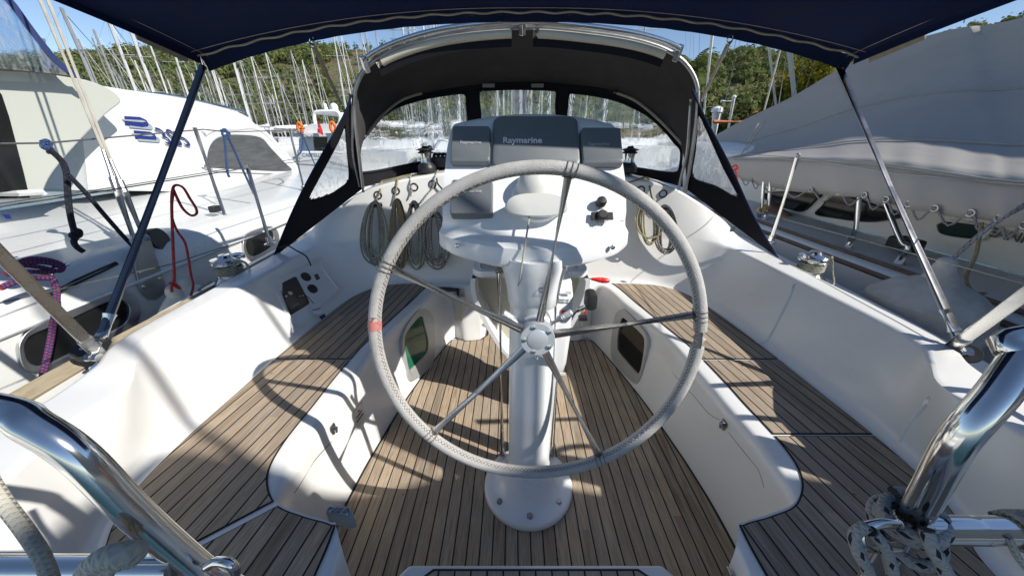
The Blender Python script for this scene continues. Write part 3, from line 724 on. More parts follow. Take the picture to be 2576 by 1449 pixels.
rh = thing('red_handle', 'red turned handle lying by the starboard seat corner', 'handle', P(1510, 705, Y=2.2))
a = P(1488, 702, Y=2.2); b2 = P(1533, 707, Y=2.2); ax = (b2 - a).normalized(); Lr = (b2 - a).length
bm = B(); lathe(bm, [(0, 0), (.010, 0), (.013, Lr * .2), (.019, Lr * .45), (.017, Lr * .5), (.020, Lr * .58), (.018, Lr * .85), (.012, Lr), (0, Lr)], a, ax, 20); obj('grip', bm, 'red_plastic', rh)
bm = B(); cyl(bm, a - ax * .12, a, .006, n=10); obj('shank', bm, 'steel', rh)

# grey box at the aft port corner
bx = thing('remote_holder', 'small grey moulded box with a white label at the port well corner', 'box', P(855, 1290, z=.37))
bm = B(); q = [P(x, y, z=.37) for x, y in ((838, 1266), (880, 1272), (892, 1300), (870, 1306), (818, 1290), (822, 1275))]; prism(bm, q, V((0, 0, 1)), -.05, .0); obj('body', bm, 'shade_print', bx, bevel=.006)
bm = B(); q = [P(x, y, z=.3715) for x, y in ((835, 1272), (872, 1278), (876, 1296), (828, 1288))]; prism(bm, q, V((0, 0, 1)), 0, .001); lb = obj('sticker', bm, 'white_print', bx, smooth=False)
for i, s_ in enumerate(('SAN IZOSET ZO', 'NN NIN SOF')):
    text('lettering', s_, .011, 'dark_print', bx, P(852, 1280 + 8 * i, z=.3735), (1, -.1, 0), (.1, 1, 0), scx=.8)

# speaker-ish blue-black gap lamps etc. are left out; fairlead holes in the cabin bulkhead with rope tails
def W420(x, y): return ((900 + x / 6.44) * .93469, (420 + y / 6.44) * .93469)
for (x, y) in ((755, 680), (1065, 605), (1385, 540), (1700, 490)):
    l, n_ = onsurf(*W420(x, y)); bm = B(); lathe(bm, [(0, -.01), (.026, -.01), (.028, .003), (.024, .006), (.019, .003), (.018, -.008), (0, -.008)], l, n_, 28); obj('fairlead_port', bm, 'black_plastic', yacht)
for (x, y) in ((1612, 478), (1668, 488)):
    l, n_ = onsurf(x, y); bm = B(); lathe(bm, [(0, -.01), (.026, -.01), (.028, .003), (.024, .006), (.019, .003), (.018, -.008), (0, -.008)], l, n_, 28); obj('fairlead_port', bm, 'black_plastic', yacht)

# ================================================================== HELM PEDESTAL
ped = thing('steering_pedestal', 'white helm pedestal with instrument pod on a bolted round foot', 'steering pedestal', (0, 1.01, 0))
bm = B(); lathe(bm, [(0, .003), (.187, .003), (.190, .010), (.189, .026), (.180, .034), (.158, .040), (.130, .055), (.108, .085), (.092, .125), (.088, .145), (.0865, .150), (.0865, .156), (0, .156)], (0, 1.01, 0), n=64)
foot = obj('foot', bm, 'pod_white', ped, ang=50)
for a in (-38, 218, 90 + 180, 90):
    bm = B(); c_ = V((.152 * math.cos(R(a)), 1.01 + .152 * math.sin(R(a)), .040)); lathe(bm, [(0, 0), (.013, 0), (.013, .006), (.011, .009), (0, .009)], c_, n=6); obj('bolt', bm, 'dull_steel', foot)
bm = B(); lathe(bm, [(.083, .155), (.084, .3), (.080, .7), (.078, .90), (.079, .905), (.083, .91), (.086, .95), (.095, 1.0), (.105, 1.04), (.105, 1.07), (0, 1.07)], (0, 1.01, 0), n=56); obj('column', bm, 'pod_white', ped, ang=60)
text('ce_mark', 'CE', .022, 'dark_print', ped, V((.02, .915, .985)), (1, 0, 0), (0, .35, .9))
# pod
OP = V((0, 1.02, 1.162)); UP = V((0, .617, .787)).normalized(); NP = V((0, -.787, .617)).normalized()
rows = []
nx = 33
for i in range(nx):
    s = -1 + 2 * i / (nx - 1); a = abs(s); k = s * s
    fr = .115 * k + .03 * max(0, a - .85) * 6
    def q(hw, y, z): return V((s * hw, y, z))
    bulge = .012 * (1 - k)
    rows.append([q(.265, 1.22, 1.05 + .02 * k), q(.285, .955 + fr, 1.035 + .02 * k), q(.300, .932 + fr, 1.050 + .018 * k), q(.305, .930 + fr, 1.062 + .018 * k), q(.305, .936 + fr, 1.103 + .013 * k), q(.302, .945 + fr, 1.113 + .012 * k),
                 q(.298, .952 + fr * .97, 1.118 + .012 * k), q(.296, .985 + fr * .75, 1.128 + .012 * k), q(.292, 1.0 + fr * .62, 1.140 + .014 * k), q(.289, 1.012 + fr * .45, 1.156 + .0 * k), q(.287, 1.035 + fr * .25, 1.184),
                 q(.283, 1.10, 1.265), q(.277, 1.18, 1.367), q(.268, 1.232 - .018 * k, 1.436 - .022 * k), q(.262, 1.250 - .02 * k, 1.457 - .028 * k), q(.258, 1.268 - .02 * k, 1.466 - .03 * k), q(.255, 1.30, 1.462 - .03 * k), q(.25, 1.315, 1.44 - .03 * k), q(.25, 1.315, 1.10)])
bm = B(); g = grid(bm, rows)
for e_ in (g[0], g[-1]): bm.faces.new(e_)
bmesh.ops.triangulate(bm, faces=[f for f in bm.faces if len(f.verts) > 4])
pod = obj('instrument_pod', bm, 'pod_white', ped, ang=32)
# underside shadow-gap rim
# displays
def disp(x0, y0, x1, y1, h_=.028, name='display_cover', lab=None, txt=None, ts=.02, tx=None, tmat='white_print', rc=.008, taper=.94):
    a = PL(x0, y1, OP, NP); b2 = PL(x1, y0, OP, NP); c_ = (a + b2) / 2
    ax = (PL(x1, (y0 + y1) / 2, OP, NP) - PL(x0, (y0 + y1) / 2, OP, NP)).length; ay = (PL((x0 + x1) / 2, y0, OP, NP) - PL((x0 + x1) / 2, y1, OP, NP)).length
    X = V((1, 0, 0)); bm = B()
    q0 = [c_ + X * u + UP * v for u, v in rrect(ax, ay, rc)]; 
    levels = [(-.01, 1, 1, 0), (h_ * .5, 1, 1, 0), (h_ * .86, .985, .97, .0), (h_, taper, .93, .004)]
    rr = [[c_ + X * u * sx_ + UP * (v * sy_ + dz_) + NP * hh for u, v in rrect(ax, ay, rc)] for hh, sx_, sy_, dz_ in levels]
    grid(bm, rr, closed=True)
    bm.verts.ensure_lookup_table(); last = bm.verts[-len(rr[-1]):]; bm.faces.new(last)
    d = obj(name, bm, 'display_grey', pod, ang=40)
    if lab: d['label'] = lab
    if txt: text('lettering', txt, ts, tmat, ped, PL(*tx, OP + NP * (h_ + .0005), NP), X, UP, bold=.0006)
    return d
def raised(h_): return OP + NP * h_
def pd(*a, **k): return disp(*a, **k)
pd(1138, 334, 1234, 420, .030, txt='Raymarine', ts=.0155, tx=(1184, 359), tmat='grey_print')
pd(1238, 305, 1452, 430, .024, lab='largest central display cover', txt='Raymarine', ts=.0290, tx=(1314, 354), rc=.022)
pd(1458, 338, 1558, 424, .030, txt='Raymarine', ts=.0155, tx=(1506, 363), tmat='grey_print')
pd(1136, 466, 1240, 548, .030, txt='Raymarine', ts=.0155, tx=(1184, 481), tmat='grey_print')
# compass with its protective cover
cc = PL(1352, 505, OP, NP); X = V((1, 0, 0))
bm = B(); lathe(bm, [(.080, -.005), (.080, .010), (.076, .016), (0, .016)], cc + UP * .004, NP, 48); comp = obj('compass', bm, 'pod_white', ped)
bm = B(); dome = PL(1348, 474, OP + NP * .010, NP)
rows = []
for i in range(13):
    th = R(90 * i / 12); rr_ = math.cos(th); hh = math.sin(th)
    rows.append([dome + X * (.060 * rr_ * math.cos(R(a))) + UP * (.060 * rr_ * math.sin(R(a))) + NP * (.060 * hh) for a in range(0, 360, 10)])
grid(bm, rows, closed=True); obj('dome', bm, 'cover_white', comp)
# the D-shaped face of the cover
bm = B(); rows = []
ND = V((0, -.93, .36)).normalized(); UD = V((0, .36, .93)).normalized(); fc = PL(1350, 522, OP + NP * .045, NP)
prof = []
for a in range(0, 360, 8):
    ca_, sa_ = math.cos(R(a)), math.sin(R(a)); ex = .092 * (abs(ca_) ** .75) * (1 if ca_ > 0 else -1); ey = .034 * (abs(sa_) ** .85) * (1 if sa_ > 0 else -1) * (1.15 if sa_ > 0 else .8)
    prof.append((ex, ey))
for hh, k in ((-.055, .90), (0, 1.0), (.010, .99), (.014, .95), (.015, .5), (.0155, .02)):
    rows.append([fc + X * u * k + UD * v * k + ND * hh for u, v in prof])
grid(bm, rows, closed=True); obj('cover', bm, 'cover_white', comp)
# horn button, socket, label, screws
c_ = PL(1511, 512, OP, NP); bm = B(); lathe(bm, [(0, 0), (.0155, 0), (.0155, .016), (.011, .024), (0, .026)], c_, NP, 24); obj('horn_button', bm, 'black_plastic', ped)
c_ = PL(1514, 545, OP, NP); bm = B(); box(bm, c_ + NP * .003, (.066, .024, .008), Matrix((X, UP, NP)).transposed()); sk = obj('power_socket', bm, 'black_plastic', ped, bevel=.002)
bm = B(); lathe(bm, [(0, 0), (.016, 0), (.016, .010), (.012, .014), (0, .014)], c_ + NP * .004, NP, 24); obj('cap', bm, 'black_plastic', sk)
text('socket_lettering', '12V STECKD.', .0075, 'dark_print', ped, PL(1514, 556, OP + NP * .002, NP), X, UP); text('socket_lettering', '12V PLUG', .0075, 'dark_print', ped, PL(1510, 561, OP + NP * .002, NP), X, UP)
text('horn_lettering', 'HORN', .006, 'dark_print', ped, PL(1511, 526, OP + NP * .002, NP), X, UP)
for (x, y) in ((1151, 618), (1541, 622)):
    # find pod lip surface
    c_ = P(x, y, Y=.985); bm = B(); lathe(bm, [(0, -.006), (.007, -.006), (.007, .003), (.004, .005), (0, .005)], c_, (0, -1, .1), 16); obj('pod_screw', bm, 'steel', ped)
# shaft housing
HUB = V((0.0, .80, .89)); TI = R(9); WU = V((0, math.sin(TI), math.cos(TI))); WN = V((0, -math.cos(TI), math.sin(TI)))
bm = B(); lathe(bm, [(.052, -.16), (.052, -.06), (.046, -.055), (.046, -.022), (0, -.022)], HUB, WN, 40); obj('shaft_housing', bm, 'matt_alloy', ped)
for s, (ex, ey) in ((-1, (-.096, .062)), (1, (.10, .064))):
    a = HUB - WN * .05 + X * s * .03 + WU * .018; b2 = HUB - WN * .045 + X * ex + WU * ey
    bm = B(); d_ = (b2 - a); tube(bm, [a, a + d_ * .6, a + d_ * .61, a + d_ * .68, a + d_ * .69, a + d_ * .76, a + d_ * .77, b2 - d_ * .04, b2], [.0085, .0095, .0085, .0095, .0085, .0095, .0095, .0095, .006], 14); obj('clamp_lever', bm, 'matt_alloy', ped)
# guard rail legs
for s in (-1, 1):
    bm = B(); tube(bm, [(s * .115, 1.135, .003), (s * .115, 1.135, 1.05)], .0125, 16); obj('guard_leg', bm, 'steel', ped)
    bm = B(); lathe(bm, [(0, .003), (.03, .003), (.03, .010), (.016, .02), (.014, .05), (0, .05)], (s * .115, 1.135, 0), n=24); obj('leg_base', bm, 'steel', ped)
# engine control housing
bm = B(); rows = []
for z, y0, x1_ in ((.985, 1.10, .100), (.978, 1.06, .118), (.955, 1.035, .130), (.90, 1.02, .137), (.75, 1.02, .137), (.62, 1.04, .134), (.56, 1.06, .128), (.50, 1.10, .11), (.10, 1.10, .10)):
    rows.append([V((.05, y0 + .0, z)), V((x1_ - .02, y0, z)), V((x1_, y0 + .02, z)), V((x1_, 1.14, z)), V((.05, 1.14, z))])
grid(bm, rows, closed=True); 
eng = obj('throttle_housing', bm, 'pod_white', ped, ang=50)
bm = B(); cyl(bm, (.095, 1.10, .97), (.095, 1.10, 1.06), .019, n=20); obj('control_stub', bm, 'steel', ped)
for z_, w_ in ((.905, 'POSITION 1 : STOP'), (.895, 'POSITION 0 : START')):
    text('throttle_lettering', w_, .0085, 'grey_print', ped, V((.104, 1.0185, z_)), (1, 0, -.05), (0, 0, 1), scx=.62)
text('neutral_lettering', 'NEUTRAL', .013, 'dark_print', ped, V((.108, 1.0185, .838)), (1, 0, -.12), (.1, 0, 1), scx=.75)
bm = B(); box(bm, (.112, 1.018, .858), (.032, .003, .013)); obj('neutral_marker', bm, 'red_plastic', ped, bevel=.001)
for z in (.93, .60):
    bm = B(); box(bm, (.115, 1.0185, z), (.022, .003, .012)); obj('cover_clip', bm, 'gelcoat_grip', ped, bevel=.001)
# throttle lever
bm = B(); a = V((.135, 1.05, .82)); b2 = P(1478, 770, Y=1.02); tube(bm, [a, a.lerp(b2, .5) + V((0, 0, .01)), b2], [.010, .009, .008], 10, flat=.7); lev = obj('throttle_lever', bm, 'steel', ped)
k_ = P(1485, 752, Y=1.01)
bm = B(); rows = [[k_ + V((u, hh, v)) for u, v in rrect(.036 * sc, .062 * sc, .014 * sc)] for hh, sc in ((-.03, .5), (-.028, .9), (-.015, 1.0), (.012, 1.0), (.022, .85), (.024, .4))]
grid(bm, rows, closed=True)
for vv in (bm.verts[:],):
    bm.verts.ensure_lookup_table(); L_ = len(rows[0]); bm.faces.new(bm.verts[:L_]); bm.faces.new(bm.verts[-L_:])
obj('throttle_knob', bm, 'black_rubber', lev)
bm = B(); box(bm, P(1466, 800, Y=1.06), (.03, .02, .016)); obj('lever_switch', bm, 'black_plastic', ped, bevel=.002)
bm = B(); box(bm, P(1471, 786, Y=1.04), (.010, .010, .006)); obj('kill_button', bm, 'red_plastic', ped)
# lanyard of the compass cover
lan = [P(1333, 538, Y=1.0, ), P(1325, 590, Y=.95), P(1314, 660, Y=.915), P(1305, 715, Y=.93), P(1290, 745, Y=1.0), P(1272, 757, Y=1.06), P(1258, 745, Y=1.12), P(1256, 700, Y=1.11), P(1262, 672, Y=1.11)]
hose('compass_cover_lanyard', lan, .0028, 'rope_white', ped, n=8)
hose('lanyard_knot', [P(1262 + 14 * math.cos(a * 1.3), 676 + 9 * math.sin(a * 1.1), Y=1.115 - .012 * math.sin(a)) for a in range(0, 16)], .005, 'rope_grey', ped, n=8, cm=4)
bm = B(); tube(bm, [P(1262, 672, Y=1.13), P(1300, 700, Y=1.10)], .006, 10); tube(bm, [P(1395, 690, Y=1.1), P(1422, 668, Y=1.13)], .006, 10); obj('guard_bracket', bm, 'steel', ped)

# ================================================================== STEERING WHEEL
wheel = thing('steering_wheel', 'large stainless steering wheel with grey leather rim and five spokes', 'steering wheel', HUB)
RW = .447
def wp(a, r, d=0.0): return HUB + X * (r * math.cos(R(a))) + WU * (r * math.sin(R(a))) + WN * d
bm = B(); tube(bm, [wp(a, RW, -.006) for a in range(0, 360, 3)], .0174, 18, closed=True); rim = obj('rim', bm, 'leather', wheel)
bm = B()
for sg in (1, -1):
    zz = []
    for i in range(480):
        a = i * .75; ph = sg * (0, 1, 0, -1)[i % 4] * .30; base = 2.55
        c0 = wp(a, RW, -.006); rad = (wp(a, 1.0, -.006) - wp(a, 0, -.006)).normalized()
        zz.append(c0 + (rad * math.cos(base + ph) + WN * math.sin(base + ph)) * (.0178 + .0004 * sg))
    tube(bm, zz, .0008, 4, closed=True)
obj('stitching', bm, 'dark_thread', rim)
bm = B()
tube(bm, [wp(a, RW, -.006) for a in (171.5, 173, 174, 175, 176.5)], .0182, 20, cap=False); obj('king_spoke_tape', bm, 'red_tape', rim)
for k in range(5):
    a = 81 + 72 * k
    bm = B(); tube(bm, [wp(a, .035, -.018), wp(a, RW - .015, -.008)], [.0128, .0108], 18); obj('spoke', bm, 'rail_steel', wheel)
    bm = B(); pts = []
    for j in range(40):
        t = j / 39; aa = a + (t - .5) * 5; ph = t * 2 * math.pi * 3
        rad = (wp(aa, 1.0) - wp(aa, 0)).normalized(); pts.append(wp(aa, RW, -.006) + (rad * math.cos(ph) + WN * math.sin(ph)) * .0195)
    tube(bm, pts, .0013, 4); obj('lashing', bm, 'dark_thread', wheel)
bm = B(); lathe(bm, [(0, -.04), (.048, -.04), (.048, .0), (.046, .004), (.0285, .004), (.028, .0055), (.027, .006), (0, .006)], HUB, WN, 56); hub = obj('hub', bm, 'matt_alloy', wheel)
for k in range(5):
    a = 81 + 36 + 72 * k - 8; bm = B(); c_ = wp(a, .0375, .004); lathe(bm, [(0, 0), (.0062, 0), (.0062, .003), (.0035, .0035), (.003, .001), (0, .001)], c_, WN, 14); obj('hub_bolt', bm, 'steel', hub)
bm = B(); cyl(bm, wp(-90, .045, -.02), wp(-90, .068, -.02), .0075, .006, 14); obj('hub_pin', bm, 'matt_alloy', hub)

# ================================================================== COCKPIT TABLE BRACKET behind the pedestal
tb = thing('cockpit_table', 'white moulded cup holder console standing forward of the pedestal', 'cockpit console', (0, 1.55, 0))
ytb = 1.50
def tbp(x, y, Y=ytb): return P(x, y, Y=Y)
zt = P(1300, 700, Y=ytb).z
cxl = P(1186, 690, Y=ytb).x; cxr = P(1483, 690, Y=ytb).x; cm_ = (cxl + cxr) / 2; hw = (cxr - cxl) / 2
bm = B(); q = [V((cm_ + u, ytb + .13 + v, 0)) for u, v in rrect(2 * hw, .26, .06, 6)]; q2 = q
ringprism(bm, [p + V((0, 0, zt)) for p in q], [V((cm_ + (p.x - cm_) * .86, ytb + .13 + (p.y - ytb - .13) * .78, zt)) for p in q], V((0, 0, 1)), 0, .035); obj('tray_rim', bm, 'pod_white', tb, bevel=.006)
bm = B(); prism(bm, [p + V((0, 0, zt)) for p in q], V((0, 0, 1)), .002, .008); obj('tray', bm, 'pod_white', tb)
for s in (-1, 1):
    # curved side cheek
    bm = B(); prof = [(1.0, zt + .0), (1.03, zt - .03), (.99, zt - .12), (.80, zt - .26), (.55, zt - .40), (.38, .30), (.34, .02)]
    c = catmull([V((cm_ + s * hw * k, ytb, z)) for k, z in prof], 5); 
    rows = [[p + V((0, dy, 0)) for p in c] for dy in (-.0, .22)] ; ci = [p + V((-s * .022, 0, 0)) for p in c]
    rws = [c, [p + V((0, .22, 0)) for p in c], [p + V((0, .22, 0)) for p in ci], ci]
    bmg = grid(bm, rws + [c]); obj('side_cheek', bm, 'pod_white', tb, ang=40)
bm = B(); cL = catmull([V((cm_ - hw * k, ytb + .15, z)) for k, z in prof], 5); cR = catmull([V((cm_ + hw * k, ytb + .15, z)) for k, z in prof], 5)
grid(bm, [cL, cR]); obj('back_panel', bm, 'table_inside', tb)

# ================================================================== ROPE COILS on the bulkhead
def hank(x0, xw, y0, y1, m, lab, nl=9, r=.0060, ytop=None, Y=2.275, seed=1, grp='rope coils hanging on the cabin bulkhead', lean=0):
    """loops hanging from y0 to y1 (photo grid) around column x0, half width xw"""
    rd = random.Random(seed)
    top = P(x0, y0, Y=Y); bot = P(x0 + lean, y1, Y=Y); L_ = top.z - bot.z; hw_ = abs(P(x0 + xw, (y0 + y1) / 2, Y=Y).x - P(x0, (y0 + y1) / 2, Y=Y).x); dx = bot.x - top.x
    t = thing('rope_coil', lab, 'rope coil', top, grp)
    pts = []
    for i in range(nl):
        k = (i + .5) / nl; wi = hw_ * (.30 + .70 * k) * rd.uniform(.92, 1.08); Li = L_ * rd.uniform(.78, 1.0); off = rd.uniform(-.006, .006); yo = rd.uniform(-.016, .010)
        for j in range(20):
            a = 2 * math.pi * j / 20; zz_ = (1 - math.cos(a)) / 2; wv = math.sin(a) * (0.75 + .45 * zz_)
            pts.append(top + V((off + wi * wv + dx * zz_ * Li / L_, yo - .012 * abs(math.sin(a * .5)), -.004 - Li * zz_ + .012 * (1 - k) * 0)))
    bm = B(); tube(bm, catmull(pts, 2), r, 7); obj('loops', bm, m, t)
    # wrapping turns
    wr = []; zc = top.z - L_ * .04
    for j in range(36):
        a = j / 12 * 2 * math.pi; wr.append(V((top.x + hw_ * .42 * math.cos(a), top.y + .018 * math.sin(a), zc - .012 * j / 36 * 2)))
    bm = B(); tube(bm, wr, r * .6, 6); obj('lashing', bm, m if nl > 20 else 'rope_black', t)
    return t, top
T_ = []
T_.append(hank(945, 33, 505, 665, 'rope_green', 'leftmost coil of white rope with green flecks', 11, seed=1))
T_.append(hank(998, 22, 500, 672, 'rope_tan', 'tan rope coil, second from the left on the bulkhead', 11, seed=2, lean=12))
T_.append(hank(1040, 26, 505, 680, 'rope_green', 'knotted cream rope coil, third from the left', 8, seed=3, lean=8))
T_.append(hank(1090, 33, 530, 678, 'rope_navy', 'white rope coil with navy flecks nearest the pod', 10, r=.0058, seed=4, lean=12))
T_.append(hank(1628, 34, 500, 615, 'rope_beige', 'loose cream rope coil right of the pod', 6, seed=5, lean=6))
T_.append(hank(1672, 32, 515, 640, 'rope_navy', 'beige navy-flecked rope coil, rightmost on the bulkhead', 7, r=.0058, seed=6, lean=0))
# rope tails from the fairleads and along the coaming into the clutches
def tail(pts, m, par, r=.0055):
    out = []
    for x, y, o_ in pts:
        l, n_ = hit(x, y); out.append(l + n_ * o_ if l is not None else P(x, y, Y=2.38))
    hose('tail', out, r, m, par)
w4 = lambda x, y, o_: (*W420(x, y), o_)
tail([w4(720, 800, .02), w4(760, 690, .012), w4(800, 600, .012), w4(830, 480, .012), w4(1000, 435, .012), w4(1250, 370, .012), w4(1430, 340, .012)], 'rope_tan', T_[0][0])
tail([w4(1050, 790, .02), w4(1062, 650, .012), w4(1080, 540, .012), w4(1110, 430, .012), w4(1180, 390, .014)], 'rope_tan', T_[1][0])
tail([w4(1330, 700, .02), w4(1340, 600, .012), w4(1318, 480, .012), w4(1330, 370, .014), w4(1400, 345, .012)], 'rope_navy', T_[2][0])
tail([w4(1500, 820, .02), w4(1620, 650, .012), w4(1710, 540, .012), w4(1740, 370, .012), w4(1800, 290, .014)], 'rope_navy', T_[3][0])
tail([w4(1780, 380, .02), w4(1790, 470, .02), w4(1860, 560, .02), w4(1900, 590, .02)], 'rope_black', T_[3][0])
tail([(1575, 462, .014), (1600, 455, .014), (1626, 452, .014), (1634, 475, .014), (1640, 500, .02), (1665, 530, .02)], 'rope_tan', T_[4][0])
tail([(1590, 470, .012), (1605, 480, .012), (1612, 500, .012), (1600, 520, .02)], 'rope_tan', T_[5][0])

# ================================================================== WINCHES
def winch(loc, rb, h_, lab, wraps=None, rot=0, black=True):
    t = thing('winch', lab, 'winch', loc, 'winches'); O = V(loc)
    bm = B(); lathe(bm, [(0, 0), (rb, 0), (rb, h_ * .16), (rb * .96, h_ * .24), (rb * .72, h_ * .34), (rb * .66, h_ * .38), (0, h_ * .38)], O, n=40); obj('base', bm, 'black_plastic' if black else 'steel', t)
    bm = B(); lathe(bm, [(0, h_ * .38), (rb * .60, h_ * .38), (rb * .55, h_ * .5), (rb * .56, h_ * .62), (rb * .62, h_ * .72), (0, h_ * .72)], O, n=40); obj('drum', bm, 'steel' if black else 'dull_steel', t)
    bm = B(); lathe(bm, [(0, h_ * .72), (rb * .80, h_ * .72), (rb * .84, h_ * .75), (rb * .78, h_ * .78), (rb * .6, h_ * .80), (rb * .78, h_ * .83), (rb * .84, h_ * .86), (rb * .78, h_ * .89), (rb * .4, h_ * .93), (rb * .3, h_), (0, h_)], O, n=28); jaw = obj('self_tailing_jaw', bm, 'black_plastic' if black else 'steel', t)
    for k in range(9):
        a = 2 * math.pi * k / 9; bm = B(); c_ = O + V((math.cos(a) * rb * .86, math.sin(a) * rb * .86, h_ * .86)); box(bm, c_, (rb * .26, rb * .12, h_ * .03), Matrix.Rotation(a, 3, 'Z'))
        if black: obj('tooth', bm, 'black_plastic', jaw, smooth=False)
        else: bm.free()
    bm = B(); a0 = R(rot); tube(bm, catmull([O + V((math.cos(a0) * q_ * rb, math.sin(a0) * q_ * rb, h_ * (.93 + dz))) for q_, dz in ((.3, .0), (.6, .04), (.95, .03), (.95, -.06))], 4), rb * .13, 8); obj('stripper_arm', bm, 'steel', t)
    if wraps:
        pts = []
        for j in range(90):
            a = j / 90 * 2 * math.pi * 4; pts.append(O + V((math.cos(a) * rb * .68, math.sin(a) * rb * .68, h_ * (.42 + .26 * j / 90))))
        rp = thing('winch_rope', wraps, 'rope', O); hose('turns', pts, .006, 'rope_green', rp, cm=0, n=8)
        e_ = pts[-1]
        hose('tail', [e_, O + V((rb * .8, -rb * .3, h_ * .86)), O + V((rb * 1.2, 0, h_ * .75)), O + V((rb * 1.35, -rb * .2, h_ * .4)), O + V((rb * 1.0, -rb * .9, h_ * .1)), O + V((-rb * .6, -rb * 1.2, h_ * .05)), O + V((-rb * 1.3, -rb * .6, h_ * .0))], .0065, 'rope_green', rp)
        hose('sheet', [pts[0], O + V((-rb * 1.0, -rb * .5, h_ * .3)), O + V((-rb * 1.5, -rb * 1.1, h_ * .06)), O + V((0, -rb * 2.0, .008)), O + V((rb * 1.3, -rb * 1.0, .01))], .0065, 'rope_green', rp)
    return t
pw_ = P(578, 712, z=.60); winch((-1.665, 1.80, .60), .088, .20, 'silver self-tailing winch outboard of the port coaming', 'green-flecked sheet wound round the port coaming winch', 20, black=False)
winch((1.665, 1.86, .60), .088, .20, 'silver self-tailing winch outboard of the starboard coaming', 'green-flecked sheet wound round the starboard coaming winch', 200, black=False)
wb = P(1075, 432, Y=2.50); winch((wb.x, wb.y, 1.168), .062, .17, 'black and chrome winch on the port cabin top', None, 60)
wb = P(1580, 420, Y=2.56); winch((wb.x - .0, wb.y, 1.165), .062, .17, 'black winch half hidden behind the pod', None, 60)
# rope clutch beside the winch
cl = thing('rope_clutch', 'black rope clutch block beside the cabin-top winch', 'rope clutch', P(1108, 420, Y=2.58))
bm = B(); c_ = P(1112, 408, Y=2.62); box(bm, c_, (.13, .12, .07)); obj('body', bm, 'black_plastic', cl, bevel=.008)
for k in range(4):
    bm = B(); tube(bm, [c_ + V((-.045 + .03 * k, -.06, .03)), c_ + V((-.045 + .03 * k, -.02, .055)), c_ + V((-.045 + .03 * k, .06, .05))], .011, 8); obj('clutch_lever', bm, 'black_rubber', cl)

# ================================================================== SPRAY HOOD
hood = thing('spray_hood', 'dark canvas spray hood with clear windows over the companionway', 'spray hood', (0, 2.5, 1.15))
YA = 2.2
Ac = catmull([V(p) for p in ((-1.035, 2.25, 1.085), (-1.01, 2.22, 1.30), (-.985, 2.2, 1.55), (-.94, 2.2, 1.68), (-.84, 2.2, 1.775), (-.65, 2.2, 1.85), (-.38, 2.2, 1.905), (0, 2.2, 1.93),
      (.38, 2.2, 1.905), (.65, 2.2, 1.865), (.84, 2.2, 1.80), (.96, 2.2, 1.69), (1.0, 2.2, 1.55), (1.03, 2.22, 1.30), (1.05, 2.25, 1.085))], 8)
cw = [((897, 372), 2.33), ((905, 358), 2.36), ((917, 345.5), 2.4), ((932, 322), 2.46), ((954, 298), 2.52), ((1001, 258), 2.63), ((1061, 236), 2.70), ((1182, 215), 2.78), ((1310, 206), 2.80), ((1430, 212), 2.79), ((1544, 229), 2.72), ((1631, 276), 2.60), ((1665, 308), 2.5), ((1695, 340), 2.42), ((1715, 366), 2.35)]
Cc = resample(catmull([P(a[0], a[1], Y=y_) for a, y_ in cw], 8), len(Ac), closed=False)
Ac = resample(Ac, len(Ac), closed=False)
bw = [((903, 472), 2.28), ((912, 471), 2.33), ((930, 467), 2.40), ((975, 455), 2.52), ((1044, 439), 2.62), ((1121, 426), 2.70), ((1230, 418), 2.76), ((1318, 416), 2.78), ((1420, 418), 2.77), ((1540, 428), 2.70), ((1600, 440), 2.60), ((1660, 455), 2.50), ((1700, 466), 2.40), ((1718, 471), 2.30)]
Bc = resample(catmull([P(a[0], a[1], Y=y_) for a, y_ in bw], 8), len(Ac), closed=False)
def rows_between(a, b_, n, sag=0.0, d=V((0, 0, -1))):
    return [[p.lerp(q_, i / n) + d * (sag * math.sin(math.pi * i / n)) for p, q_ in zip(a, b_)] for i in range(n + 1)]
roofrows = rows_between(Ac, Cc, 10, -.03)
bm = B(); sheet(bm, roofrows, .003); obj('canopy', bm, 'hood_lining', hood)
# front panel, split into fabric and windows by outline
def WC(c): return [(860 + .3354 * x, .3354 * y) for x, y in c]
wins = [WC([(112, 1110), (190, 985), (255, 905), (330, 855), (420, 800), (600, 745), (760, 715), (890, 700), (930, 715), (940, 800), (955, 1200), (800, 1190), (560, 1225), (300, 1278), (150, 1297), (125, 1270), (118, 1190)]),
        WC([(1040, 680), (1300, 668), (1590, 678), (1612, 700), (1605, 800), (1590, 1230), (1035, 1230), (1040, 900), (1028, 760), (1028, 700)]),
        WC([(1720, 700), (1880, 715), (2060, 755), (2200, 815), (2320, 885), (2430, 990), (2500, 1075), (2545, 1130), (2540, 1230), (2520, 1290), (2440, 1298), (2200, 1262), (1690, 1200), (1690, 800), (1700, 720)])]
fine = []
nR, nC = 46, 300
Cf = resample(Cc, nC, closed=False); Bf = resample(Bc, nC, closed=False)
FR = rows_between(Cf, Bf, nR)
